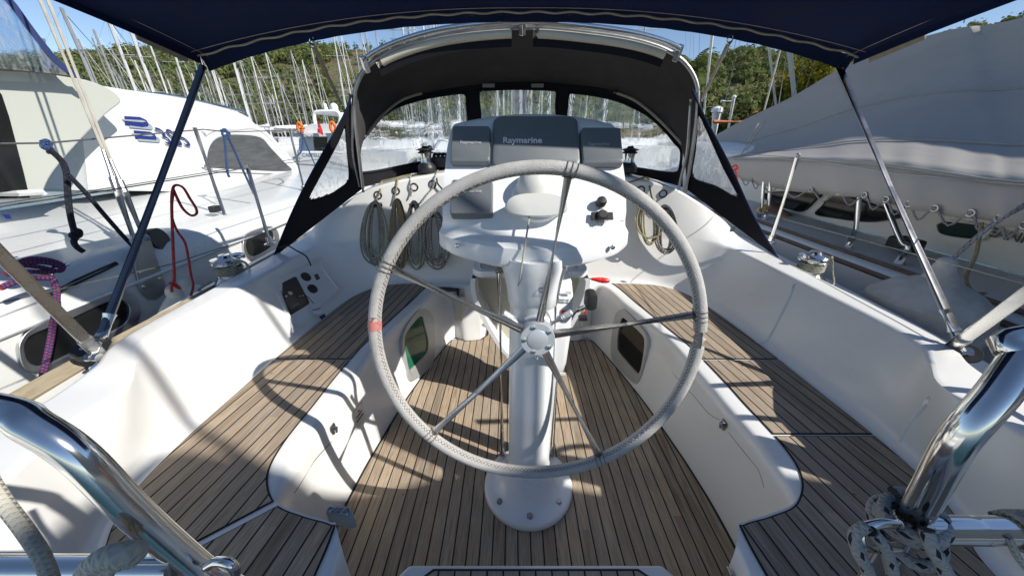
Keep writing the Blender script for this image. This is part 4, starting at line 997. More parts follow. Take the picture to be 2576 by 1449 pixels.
def split_panel(FR, wins, parent, fabname, fabmat, winmat, pipemat='beige_vinyl', pipe=.005):
    pr = [[proj(p) for p in r] for r in FR]
    bmF = B(); bmW = [B() for _ in wins]; cache = {}
    def gv(b_, key, i, j):
        k = (key, i, j)
        if k not in cache: cache[k] = b_.verts.new(FR[i][j])
        return cache[k]
    for i in range(len(FR) - 1):
        for j in range(len(FR[0]) - 1):
            cx = sum(pr[a][b2][0] for a, b2 in ((i, j), (i + 1, j), (i, j + 1), (i + 1, j + 1))) / 4
            cy = sum(pr[a][b2][1] for a, b2 in ((i, j), (i + 1, j), (i, j + 1), (i + 1, j + 1))) / 4
            tgt, key = bmF, -1
            for k, wpoly in enumerate(wins):
                if inpoly(cx, cy, wpoly): tgt, key = bmW[k], k; break
            try: tgt.faces.new([gv(tgt, key, a, b2) for a, b2 in ((i, j), (i + 1, j), (i + 1, j + 1), (i, j + 1))])
            except ValueError: pass
    fab = obj(fabname, bmF, fabmat, parent)
    md = fab.modifiers.new('t', 'SOLIDIFY'); md.thickness = .003
    # locate window outline on the surface for the piping
    bmt = B(); grid(bmt, FR); bt = BVHTree.FromBMesh(bmt); bmt.free()
    for k, wpoly in enumerate(wins):
        wn_ = obj('window_pane', bmW[k], winmat, parent)
        cl = catmull([V((a, b2, 0)) for a, b2 in wpoly], 5, True); pts = []
        for c_ in cl:
            l, n_, i_, d_ = bt.ray_cast(CAM, ray(c_.x, c_.y).normalized())
            if l is not None: pts.append(l - ray(c_.x, c_.y).normalized() * .004)
        pts = clean(pts, .01)
        if len(pts) > 6:
            bm = B(); tube(bm, pts, pipe, 6, closed=True); obj('piping', bm, pipemat, wn_)
split_panel(FR, wins, hood, 'front_panel', 'black_canvas', 'clear_window', 'black_canvas', .009)
# stiff arched battens beige edge
for seg in ([(170, 1030), (280, 890), (420, 770), (520, 725), (600, 702)], [(2040, 692), (2180, 745), (2300, 830), (2420, 940), (2550, 1080)]):
    pts = [P(*WC([s_])[0], Y=2.2) for s_ in seg]
    pts = []
    for (x, y) in WC(seg):
        k = min(range(len(Cf)), key=lambda i: abs(proj(Cf[i])[0] - x)); pts.append(CAM + ray(x, y) * ((Cf[k].y - .02) / ray(x, y).y))
    bm = B(); tube(bm, catmull(pts, 4), .009, 8); obj('hoop_sleeve', bm, 'beige_webbing', hood)
# side curtains
for s in (-1, 1):
    if s < 0:
        Hs = [V((-.985, 2.2, 1.62)), V((-.99, 2.2, 1.50)), V((-1.0, 2.21, 1.38)), V((-1.02, 2.23, 1.22)), V((-1.035, 2.25, 1.085))]
        Es = [P(884, 240, Y=2.16), P(860, 300, Y=2.13), P(782, 440, Y=2.10), P(735, 535, Y=2.08), P(688, 648, Y=2.06)]
        wv = [[(868, 318), (848, 360), (800, 450), (776, 498), (790, 503), (835, 488), (872, 462), (879, 440), (874, 380)]]
    else:
        Hs = [V((1.0, 2.2, 1.60)), V((1.0, 2.2, 1.50)), V((1.02, 2.21, 1.38)), V((1.04, 2.23, 1.22)), V((1.05, 2.25, 1.085))]
        Es = [P(1741, 225, Y=2.16), P(1770, 290, Y=2.13), P(1838, 420, Y=2.10), P(1893, 540, Y=2.08), P(1957, 650, Y=2.06)]
        wv = [[(1757, 290), (1748, 380), (1740, 430), (1748, 452), (1800, 470), (1845, 495), (1858, 492), (1820, 420), (1775, 320)]]
    Hc = catmull(Hs, 12); Ec = catmull(Es, 12)
    rws = [[h_.lerp(e_, j / 40) for j in range(41)] for h_, e_ in zip(Hc, Ec)]
    split_panel(rws, wv, hood, 'side_curtain', 'black_canvas', 'side_window', 'black_canvas', .006)
    hose('edge_binding', Ec, .005, 'navy_canvas', hood, cm=0)
# hoops, grab rail, sleeves
inH = [p + V((0, .012, -.006)) for p in Ac]
inA = [V((p.x * .985, p.y - .012, p.z - .012)) for p in Ac]
bm = B(); tube(bm, inA, .0105, 14); obj('main_hoop', bm, 'dull_steel', hood)
lo = min(range(len(Ac)), key=lambda i: (proj(Ac[i])[0] - 925) ** 2 + (0 if Ac[i].z > 1.7 else 9e9)); hi = min(range(len(Ac)), key=lambda i: (proj(Ac[i])[0] - 1700) ** 2 + (0 if Ac[i].z > 1.7 else 9e9))
seg = Ac[lo:hi + 1]
rail = [V((p.x * 1.0, p.y - .055, p.z + .002)) for p in seg]
bm = B(); tube(bm, rail, .0135, 16); obj('grab_rail', bm, 'steel', hood)
bm = B(); tube(bm, [V((p.x, p.y - .01, p.z + .012)) for p in seg], .012, 8); obj('front_binding', bm, 'black_canvas', hood)
for e_ in (0, len(seg) - 1, len(seg) // 2):
    bm = B(); p = seg[e_]; a = rail[e_] + V((0, 0, .018)); b2 = p + V((0, -.014, -.045)); tube(bm, [a, b2], [.020, .020], 4, up=(1, 0, 0)); obj('rail_clamp', bm, 'steel', hood, bevel=.003)
mid = len(seg) // 2
for a, b2 in ((2, mid - 2), (mid + 2, len(seg) - 3)):
    sg_ = [V((p.x * .985, p.y - .016, p.z - .040)) for p in seg[a:b2 + 1]]
    bm = B(); tube(bm, sg_, .021, 14); obj('rail_sleeve', bm, 'beige_vinyl', hood)
    fl_ = [[V((p.x, p.y + .0, p.z - .018)) for p in sg_], [V((p.x * .985, p.y + .006, p.z - .055)) for p in sg_]]
    bm = B(); sheet(bm, fl_, .003); obj('sleeve_flap', bm, 'black_canvas', hood)
# hoop legs and straps inside
for s, pts in ((-1, [(885, 262), (886, 330), (887, 386), (895, 430), (904, 470)]), (1, [(1738, 250), (1733, 330), (1727, 390), (1715, 440), (1707, 478)])):
    bm = B(); tube(bm, catmull([P(a, b2, Y=2.17 + .02 * i) for i, (a, b2) in enumerate(pts)], 4), .008, 10); obj('hoop_leg', bm, 'dull_steel', hood)
for x in (1224 - 0, 1347):
    bm = B(); a = P(x + 5, 216, Y=2.74); box(bm, a, (.085, .004, .022)); obj('velcro_tab', bm, 'display_edge', hood)
bm = B(); box(bm, P(1843, 577, Y=2.05), (.03, .004, .03)); obj('turn_button', bm, 'steel', hood)
# ties at the foot of the side curtains
tie = [P(703, 625, Y=2.0), P(722, 618, Y=1.95), P(745, 630, Y=1.9), P(770, 645, Y=1.88), P(782, 668, Y=1.84)]
hose('tie_cord', tie, .004, 'rope_black', hood)

# ================================================================== BIMINI
bim = thing('bimini_top', 'navy blue canvas bimini awning overhead on stainless struts', 'bimini awning', (0, 1.1, 1.75))
def bz(x, y):
    u = abs(x) / 1.44
    return 1.888 - .159 * u ** 2.1 + .20 * (1.8 - y) - .06 * (1.8 - y) ** 2 * 1.2
rows = []
for i in range(15):
    y = 1.80 - (1.80 - .82) * i / 14; hw_ = 1.452
    sag = .012 * math.sin(math.pi * i / 14)
    rows.append([V((x, y + (.02 * (1 - abs(x / hw_)) if i == 0 else 0), bz(x, y) - sag)) for x in [hw_ * (-1 + 2 * j / 48) for j in range(49)]])
bm = B(); sheet(bm, rows, -.003); obj('canopy', bm, 'navy_canvas', bim)
fr_ = rows[0]
val = [[p + V((0, -.0, -.004)) for p in fr_]]
for k, dz in ((1, .014), (2, .03), (3, .048)):
    val.append([V((p.x, p.y + .010 * k, p.z - dz * (.62 + .55 * abs(p.x / 1.45) ** 4) - .0004 * math.sin(p.x * 60) * k)) for p in fr_])
bm = B(); sheet(bm, val, .002); obj('front_valance', bm, 'navy_canvas', bim)
bm = B(); tube(bm, [V((p.x, p.y - .016, p.z - .008 + .003 * math.sin(p.x * 42))) for p in resample(fr_, 400, False)], .0042, 6); obj('piping', bm, 'beige_webbing', bim)
bm = B(); tube(bm, [V((p.x, p.y + .018, p.z - .002)) for p in fr_], .0125, 10); obj('front_bow', bm, 'steel', bim)
for dy, zo in ((-.045, -.003),):
    bm = B(); tube(bm, [V((p.x, p.y + dy, bz(p.x, p.y + dy) - .006)) for p in fr_], .0012, 4); obj('seam_stitching', bm, 'thread', bim)
for s in (-1, 1):
    sd = [V((s * 1.452, y, bz(1.452, y))) for y in [1.8 - .98 * i / 10 for i in range(11)]]
    bm = B(); sheet(bm, [sd, [p + V((s * .004, 0, -.035)) for p in sd]], .002); obj('side_hem', bm, 'navy_canvas', bim)
    bm = B(); tube(bm, [p + V((-s * .035, 0, -.004)) for p in sd], .0012, 4); obj('seam_stitching', bm, 'thread', bim)
    # beige velcro strap at the corner
    bm = B(); a = V((s * 1.466, 1.74, bz(1.452, 1.74) - .03)); c = [a, a + V((0, -.10, .020)), a + V((0, -.20, .040))]
    tube(bm, c, [.022, .022, .022], 4, flat=.25, up=(1, 0, 0)); obj('velcro_strap', bm, 'beige_webbing', bim, smooth=False)
    if s < 0: top_ = P(505, 185, Y=1.78); ft_ = P(250, 862, X=-1.485)
    else: top_ = P(2117, 187, Y=1.78); ft_ = P(2408, 848, X=1.50)
    bm = B(); tube(bm, [top_ + (top_ - ft_) * .03, ft_], .0145, 16); obj('strut', bm, 'strut_steel', bim)
    dd_ = (top_ - ft_).normalized()
    bm = B(); tube(bm, [ft_ + dd_ * .10, ft_ + dd_ * .02], .0185, 18); obj('strut_end', bm, 'steel', bim)
    bm = B(); tube(bm, [ft_ + dd_ * .02, ft_ - dd_ * .05], .008, 10); tube(bm, [ft_ - dd_ * .05 + V((.02, 0, 0)), ft_ - dd_ * .05 - V((.02, 0, 0))], .014, 10); obj('hinge_fork', bm, 'steel', bim)
# straps to the hood
for s, a, b2 in ((-1, (787, 112), (857, 262)), (1, (1835, 106), (1762, 258))):
    pa = P(*a, Y=1.83); pb = P(*b2, Y=2.4); bm = B(); tube(bm, [pa, pb], .0135, 4, flat=.15, up=(0, 1, .3)); obj('webbing_strap', bm, 'tan_webbing' if s < 0 else 'beige_webbing', bim, smooth=False)
    bm = B(); tube(bm, [pa + V((.012 * math.cos(R(k)), 0, .018 * math.sin(R(k)) + .01)) for k in range(0, 360, 30)], .003, 6, closed=True); obj('buckle', bm, 'steel', bim)

# ================================================================== STANCHIONS, RAILS, LIFELINES of our yacht
def bar(name, pts, r, m, par, n=14, cm=5): return hose(name, pts, r, m, par, n=n, cm=cm)
pp_ = thing('pushpit_rail', 'polished stainless pushpit rail curving through the lower left corner', 'guard rail', (-.45, .22, .6), 'stern pushpit rails')
bar('tube', [V((-.72, .20, 1.225)), V((-.60, .21, 1.222)), P(0, 1034, t=.46), P(90, 1075, t=.465), P(201, 1150, t=.48), P(335, 1285, t=.52), P(503, 1432, t=.58), V((-.36, .22, .80)), V((-.34, .22, .25))], .0142, 'steel', pp_, n=24, cm=8)
bar('cross_tube', [P(0, 1428, t=.55) + V((-.3, 0, 0)), P(0, 1428, t=.55), P(440, 1428, t=.55)], .0125, 'steel', pp_, n=20)
bar('bracket', [P(520, 1425, t=.56), P(545, 1412, t=.555), P(580, 1418, t=.55), P(592, 1445, t=.56), P(575, 1475, t=.57)], .005, 'steel', pp_)
pq = thing('pushpit_rail', 'polished stainless pushpit rail with lashed rope in the lower right corner', 'guard rail', (.36, .22, .6), 'stern pushpit rails')
bar('tube', [V((.62, .20, 1.30)), P(2620, 850, t=.46), P(2576, 900, t=.455), P(2504, 996, t=.455), P(2404, 1114, t=.475), P(2320, 1265, t=.53), P(2219, 1432, t=.61), V((.375, .235, .7)), V((.37, .235, .25))], .0132, 'steel', pq, n=24, cm=8)
bar('cross_tube', [P(2305, 1333, t=.53), P(2440, 1333, t=.53), P(2576, 1334, t=.53), P(2576, 1334, t=.53) + V((.4, 0, 0))], .0135, 'steel', pq, n=22)
bar('bracket', [P(2262, 1318, t=.53), P(2215, 1316, t=.53), P(2172, 1330, t=.53), P(2168, 1362, t=.53), P(2200, 1378, t=.53), P(2262, 1376, t=.53)], .0048, 'steel', pq)
bm = B()
# rope lashed round the right rail
lr = thing('lashing_rope', 'grey rope with black flecks knotted round the right rail', 'rope', P(2310, 1310, t=.5))
tdir = (P(2320, 1265, t=.53) - P(2219, 1432, t=.61)).normalized(); fx, fy, _ = frame_of(tdir); ct = P(2292, 1310, t=.548)
pts = [ct + tdir * (.012 - .013 * k / 24 * 1.2) + (fx * math.cos(2 * math.pi * k / 12) + fy * math.sin(2 * math.pi * k / 12)) * (.0235 + .002 * math.sin(k)) for k in range(30)]
hose('turns', pts, .0062, 'rope_grey', lr, cm=3, n=12)
pts = [ct + tdir * (-.018) + (fx * math.cos(2 * math.pi * k / 12 + .5) + fy * math.sin(2 * math.pi * k / 12 + .5)) * .027 + tdir * .012 * math.cos(k * .6) for k in range(14)]
hose('turns', pts, .0062, 'rope_grey', lr, cm=3, n=12)
hose('tail', [P(2180, 1322, t=.51), P(2150, 1345, t=.51), P(2160, 1390, t=.51), P(2185, 1440, t=.515), P(2200, 1520, t=.52)], .0055, 'rope_grey', lr, n=12)
hose('tail', [P(2190, 1335, t=.505), P(2222, 1370, t=.505), P(2240, 1420, t=.51), P(2260, 1500, t=.515)], .0055, 'rope_grey', lr, n=12)
hose('tail', [P(2330, 1330, t=.505), P(2345, 1380, t=.50), P(2375, 1430, t=.50), P(2400, 1510, t=.50)], .0060, 'rope_grey', lr, n=12)
lr2 = thing('whipping_cord', 'white cord wrapped round the horizontal rail at far right', 'cord', P(2560, 1335, t=.5))
hose('turns', [P(2545 + 2.2 * k, 1335, t=.53) + V((0, .0165 * math.cos(k * .9), .0165 * math.sin(k * .9))) for k in range(36)], .0032, 'rope_white', lr2, cm=3)
hose('tail', [P(2535, 1345, t=.51), P(2560, 1400, t=.51), P(2600, 1450, t=.51)], .003, 'rope_white', lr2)
# pale cordage lower left
lc = thing('hanging_line', 'pale yellow and white rope looped over the lower left rail', 'rope', P(80, 1400, t=.5))
hose('strand', [P(-60, 1150, t=.50), P(0, 1250, t=.50), P(60, 1330, t=.50), P(105, 1400, t=.50), P(135, 1480, t=.50), P(160, 1560, t=.5)], .0062, 'rope_white', lc, n=12)
hose('strand', [P(215, 1500, t=.47), P(225, 1440, t=.47), P(260, 1405, t=.47), P(310, 1392, t=.475), P(345, 1392, t=.49)], .0105, 'rope_ochre', lc, n=12)
hose('strand', [P(240, 1520, t=.475), P(255, 1450, t=.475), P(290, 1415, t=.475), P(345, 1400, t=.49)], .0085, 'rope_white', lc, n=12)
# rail braces at the strut feet
for s, lb in ((-1, 'slanted stainless rail tube meeting the port strut foot'), (1, 'slanted stainless rail tube meeting the starboard strut foot')):
    t = thing('stern_rail_leg', lb, 'rail leg', (s * 1.5, 1.0, .65), 'slanted rail legs beside the strut feet')
    if s < 0: a = P(255, 896, X=-1.50); b2 = P(0, 640, t=1.36); c_ = a + (b2 - a) * 1.5
    else: a = P(2392, 876, X=1.50); b2 = P(2576, 742, t=1.40); c_ = a + (b2 - a) * 1.8
    bm = B(); tube(bm, [a, c_], .0165, 16); obj('tube', bm, 'rail_steel', t)
    d_ = (c_ - a).normalized(); bm = B(); tube(bm, [a - d_ * .02, a + d_ * .09], .0195, 16); obj('socket', bm, 'dull_steel', t)
    bm = B(); lathe(bm, [(0, -.01), (.04, -.01), (.04, .0), (.02, .012), (0, .012)], a - V((0, 0, .03)), n=24); obj('foot_plate', bm, 'steel', t)
bk = thing('turning_block', 'black sheave block on the rail foot at right', 'block', P(2437, 885, X=1.6))
bm = B(); c_ = P(2437, 890, X=1.60); lathe(bm, [(0, -.012), (.030, -.012), (.034, -.004), (.030, 0), (.034, .004), (.030, .012), (0, .012)], c_, (-.5, -.6, .5), 28); obj('sheave', bm, 'black_plastic', bk)
bm = B(); lathe(bm, [(0, .011), (.008, .011), (.008, .017), (0, .017)], c_, (-.5, -.6, .5), 16); obj('pin', bm, 'steel', bk)
bk = thing('turning_block', 'black block on the toe rail at the port strut foot', 'block', P(215, 885, X=-1.56))
bm = B(); c_ = P(215, 884, X=-1.60); lathe(bm, [(0, -.014), (.034, -.014), (.036, 0), (.034, .014), (0, .014)], c_, (.2, -.3, .9), 28); obj('sheave', bm, 'black_plastic', bk)
bm = B(); lathe(bm, [(0, .013), (.008, .013), (.008, .019), (0, .019)], c_, (.2, -.3, .9), 16); obj('pin', bm, 'steel', bk)
def stanchion(foot, h_, lab, lean=V((0, 0, 0)), grp=None, r=.0125):
    t = thing('stanchion', lab, 'stanchion', foot, grp); f = V(foot); tp = f + V((0, 0, h_)) + lean
    bm = B(); tube(bm, [f, tp], r, 12); obj('post', bm, 'steel', t)
    bm = B(); lathe(bm, [(0, 0), (.035, 0), (.035, .006), (.018, .012), (.017, .05), (0, .05)], f, n=20); obj('base', bm, 'steel', t)
    bm = B(); lathe(bm, [(0, 0), (.014, 0), (.014, .02), (.006, .028), (0, .028)], tp, n=12); obj('cap', bm, 'dull_steel', t); return t, tp
_, tpL = stanchion(P(680, 615, X=-1.74), .50, 'stanchion of our own yacht beside the port hood edge')
_, tpR = stanchion(P(1938, 610, X=1.76), .56, 'stanchion of our own yacht beside the starboard hood edge')
def wire(name, pts, r, m, lab, cat='lifeline', grp=None):
    bm = B(); tube(bm, pts, r, 5); return tag(obj(name, bm, m), lab, cat, grp)
wire('lifeline', [P(-200, 540, X=-1.66), P(0, 520, X=-1.68), P(330, 470, X=-1.70), tpL, tpL + V((.0, 1.6, 0)), tpL + V((.25, 4.5, .02))], .0028, 'dark_wire', 'upper wire lifeline along our port side', grp='lifelines of our yacht')
wire('lifeline', [P(-200, 800, X=-1.62), P(0, 762, X=-1.64), P(430, 665, X=-1.70), P(660, 590, X=-1.74), P(668, 565, X=-1.74) + V((0, 2.5, 0))], .0026, 'dark_wire', 'lower wire lifeline along our port side', grp='lifelines of our yacht')
wire('lifeline', [tpR + V((-.1, 4, 0)), tpR, P(2250, 435, X=1.76), P(2576, 463, X=1.74), P(2750, 480, X=1.7)], .0028, 'wire', 'upper wire lifeline along our starboard side', grp='lifelines of our yacht')
wire('lifeline', [P(1900, 530, X=1.77), P(1948, 545, X=1.77), P(2260, 628, X=1.75), P(2576, 713, X=1.72), P(2750, 765, X=1.7)], .0026, 'wire', 'lower wire lifeline along our starboard side', grp='lifelines of our yacht')

# ================================================================== WATER, HILLS
bm = B(); grid(bm, [[V((x, y, -.45)) for x in (-900, 900)] for y in (-300, 1200)]); tag(obj('water', bm, 'water', smooth=False), kind='structure')
import numpy as np
def ridge(az):
    pts = [(-80, .14), (-70, .12), (-62, .095), (-56.5, .085), (-53, .095), (-50, .108), (-46, .125), (-43, .142), (-40, .150), (-33, .165), (-27, .172), (-20, .186), (-12, .200), (-4, .20), (3, .165), (9, .135), (14, .135),
           (20, .148), (26, .155), (31, .160), (36, .149), (42, .143), (47, .152), (52, .155), (58, .165), (70, .16), (80, .15)]
    for (a, b2), (c, d) in zip(pts[:-1], pts[1:]):
        if a <= az <= c: t = (az - a) / (c - a); t = t * t * (3 - 2 * t); return b2 + (d - b2) * t
    return .16
from mathutils import noise as mn
def rr_(az): 
    t = min(1, max(0, (az - 2) / 16)); t = t * t * (3 - 2 * t)
    return 250 + 25 * math.sin(az * .11) + t * 120
def hgt(az, r):
    R1 = rr_(az); R0 = R1 * .36; q = (r - R0) / (R1 - R0)
    p = V((r * math.sin(R(az)) * .02, r * math.cos(R(az)) * .02, 3.1)); nz = mn.fractal(p, 1.0, 2.0, 5)
    p2 = V((r * math.sin(R(az)) * .006, r * math.cos(R(az)) * .006, 7.7)); nz2 = mn.noise(p2)
    if q <= 0: return 0.35
    H = ridge(az) * R1
    if q < 1: f_ = q ** 1.12
    else: f_ = 1 - .25 * (q - 1)
    fade = min(1, q * 2.5) 
    return .35 + max(0, H * f_ + fade * (nz * H * .055 + nz2 * H * .09) * (1 - .75 * math.exp(-((q - 1) / .18) ** 2)))
azs = [-78 + .75 * i for i in range(209)]
for nm, lo_, hi_, m_ in (('hillside', -78, 8, 'hill_ground'), ('rocky_hill', 8, 78.5, 'rock_ground')):
    A_ = [a for a in azs if lo_ - .01 <= a <= hi_ + .76]
    rows = [[V((math.sin(R(a)) * q, math.cos(R(a)) * q, hgt(a, q))) for a in A_ for q in (rr_(a) * k,)] for k in [.30 + .022 * i for i in range(45)]]
    bm = B(); grid(bm, rows); tag(obj(nm, bm, m_), kind='structure')
def forest(name, lo_, hi_, n, lab, matn, seed, szr=(1.5, 3.0)):
    rd = np.random.RandomState(seed); V_ = []; T_ = []
    cnt = 0
    while cnt < n:
        az = rd.uniform(lo_, hi_); k = rd.uniform(.38, 1.06); r = rr_(az) * k
        x, y = r * math.sin(R(az)), r * math.cos(R(az)); dn = mn.noise(V((x * .022, y * .022, 1.7))) + .5 * mn.noise(V((x * .07, y * .07, 4.7)))
        if dn < -.07 and rd.rand() < .93: continue
        if az > 12 and mn.noise(V((x * .012, y * .012, 9.0))) > .12 and rd.rand() < .8: continue
        z = hgt(az, r); s = rd.uniform(*szr) * (1.0 if k < 1.0 else .9) * (1.0 + .25 * (r > 300)); cnt += 1
        if az > 8: s *= 1.25
        nf = 80
        d = rd.normal(size=(nf, 3)); d /= np.linalg.norm(d, axis=1)[:, None]; rad = rd.uniform(.45, 1.0, nf)[:, None]
        lob = 1 + .3 * np.sin(3 * np.arctan2(d[:, 1], d[:, 0]) + rd.uniform(0, 6))[:, None]
        c = np.array([x, y, z + s * .95]) + d * rad * lob * np.array([s, s, s * .95])
        nrm = d + rd.normal(size=(nf, 3)) * .22; nrm /= np.linalg.norm(nrm, axis=1)[:, None]
        a = np.cross(nrm, rd.normal(size=(nf, 3))); a /= np.linalg.norm(a, axis=1)[:, None]; b2 = np.cross(nrm, a)
        q = s * rd.uniform(.13, .24, nf)[:, None]
        quad = np.stack([c + a * q, c + b2 * q, c - a * q, c - b2 * q * .8], 1)
        V_.append(quad.reshape(-1, 3)); base = rd.uniform(0, .8); T_.append(np.clip(base + rd.uniform(-.1, .14, nf), 0, 1))
    Vv = np.concatenate(V_); Tt = np.concatenate(T_); nf = len(Tt)
    me = bpy.data.meshes.new(name); me.vertices.add(len(Vv)); me.vertices.foreach_set('co', Vv.astype(np.float32).ravel())
    me.loops.add(nf * 4); me.loops.foreach_set('vertex_index', np.arange(nf * 4, dtype=np.int32))
    me.polygons.add(nf); me.polygons.foreach_set('loop_start', np.arange(0, nf * 4, 4, dtype=np.int32))
    at = me.attributes.new('tint', 'FLOAT', 'FACE'); at.data.foreach_set('value', Tt.astype(np.float32))
    me.update(); me.validate(); me.materials.append(M[matn]); o = bpy.data.objects.new(name, me); COL.objects.link(o)
    return tag(o, lab, 'forest', kind='stuff')
forest('pine_forest', -70, 9, 5200, 'green pine woods covering the hillside behind the masts', 'pine_leaves', 3)
forest('distant_woods', 9, 66, 2600, 'dark green woods on the rocky hill at right', 'pine_leaves', 5)

# trees that stand alone at right
def crown(c, sx, sy, sz, nf, seed, q0=.12, shell=.35):
    rd = np.random.RandomState(seed); d = rd.normal(size=(nf, 3)); d /= np.linalg.norm(d, axis=1)[:, None]
    lob = 1 + .22 * np.sin(4 * np.arctan2(d[:, 1], d[:, 0]) + 2 * d[:, 2] * 3)[:, None] + .15 * np.sin(9 * d[:, 0] + 7 * d[:, 2])[:, None]
    p = np.array(c) + d * rd.uniform(shell, 1, nf)[:, None] ** .5 * lob * np.array([sx, sy, sz])
    nrm = d + rd.normal(size=(nf, 3)) * .7; nrm /= np.linalg.norm(nrm, axis=1)[:, None]
    a = np.cross(nrm, rd.normal(size=(nf, 3))); a /= np.linalg.norm(a, axis=1)[:, None]; b2 = np.cross(nrm, a); q = rd.uniform(.6, 1.4, nf)[:, None] * q0
    quad = np.stack([p + a * q, p + b2 * q * .6, p - a * q, p - b2 * q * .6], 1).reshape(-1, 3)
    return quad, np.clip(rd.uniform(.1, .9, nf), 0, 1)
def leafmesh(name, quad, tint, matn, parent):
    nf = len(tint); me = bpy.data.meshes.new(name); me.vertices.add(nf * 4); me.vertices.foreach_set('co', quad.astype(np.float32).ravel())
    me.loops.add(nf * 4); me.loops.foreach_set('vertex_index', np.arange(nf * 4, dtype=np.int32)); me.polygons.add(nf); me.polygons.foreach_set('loop_start', np.arange(0, nf * 4, 4, dtype=np.int32))
    at = me.attributes.new('tint', 'FLOAT', 'FACE'); at.data.foreach_set('value', tint.astype(np.float32)); me.update()
    return obj(name, me, matn, parent, smooth=False)
def tree(x, y, Y, r, lab, matn='bush_leaves', seed=1, nf=5000, q0=.22, name='leafy_tree', cat='tree'):
    c = P(x, y, Y=Y); t = thing(name, lab, cat, (c.x, c.y, .3))
    q, ti = crown(c, r, r, r * .85, nf, seed, q0); leafmesh('crown', q, ti, matn, t)
    bm = B(); tube(bm, [(c.x, c.y, .2), (c.x + .1, c.y, c.z * .5), (c.x, c.y, c.z)], [.35, .25, .12], 10); obj('trunk', bm, 'bark', t); return t
tree(2062, 232, 42, 4.2, 'bushy yellow-green tree rising over the grey tarp', seed=4, nf=7000, q0=.2)
tree(1990, 262, 44, 3.0, 'lower yellow-green tree left of the bushy one', seed=5, nf=4000, q0=.2)
tree(1850, 300, 60, 5.0, 'dark green tree behind the red-roofed building', 'pine_leaves', seed=6, nf=5000, q0=.35)
tree(1760, 300, 50, 4.0, 'green tree below the palm', 'pine_leaves', seed=8, nf=4000, q0=.3)
tree(770, 300, 75, 6.0, 'dark pine behind the motor yacht', 'pine_leaves', seed=9, nf=5000, q0=.35)
# palm
c = P(1738, 178, Y=36); pt_ = thing('palm_tree', 'palm tree with drooping fronds right of the spray hood', 'palm tree', (c.x, c.y, .3))
bm = B(); tube(bm, [(c.x, c.y, .2), (c.x, c.y, c.z)], [.3, .2], 10); obj('trunk', bm, 'bark', pt_)
qs, ts = [], []; rd = random.Random(3)
for k in range(46):
    a = rd.uniform(0, 2 * math.pi); el = rd.uniform(-.5, 1.3); L_ = rd.uniform(2.0, 2.9); p = V(c)
    for j in range(16):
        t = j / 15; e2 = el - 1.6 * t * t; d = V((math.cos(a) * math.cos(e2), math.sin(a) * math.cos(e2), math.sin(e2))); p = p + d * L_ / 16
        sd = V((-math.sin(a), math.cos(a), 0)); dn = V((0, 0, -.45))
        for s in (-1, 1):
            w_ = .5 * (1 - t * .7); e_ = p + (sd * s + dn + d * .5) * w_; qs += [p + d * .05, e_ + d * .05, e_ - d * .03, p - d * .05]; ts.append(rd.uniform(.1, .9))
leafmesh('crown', np.array([list(v) for v in qs]), np.array(ts), 'palm_leaves', pt_)

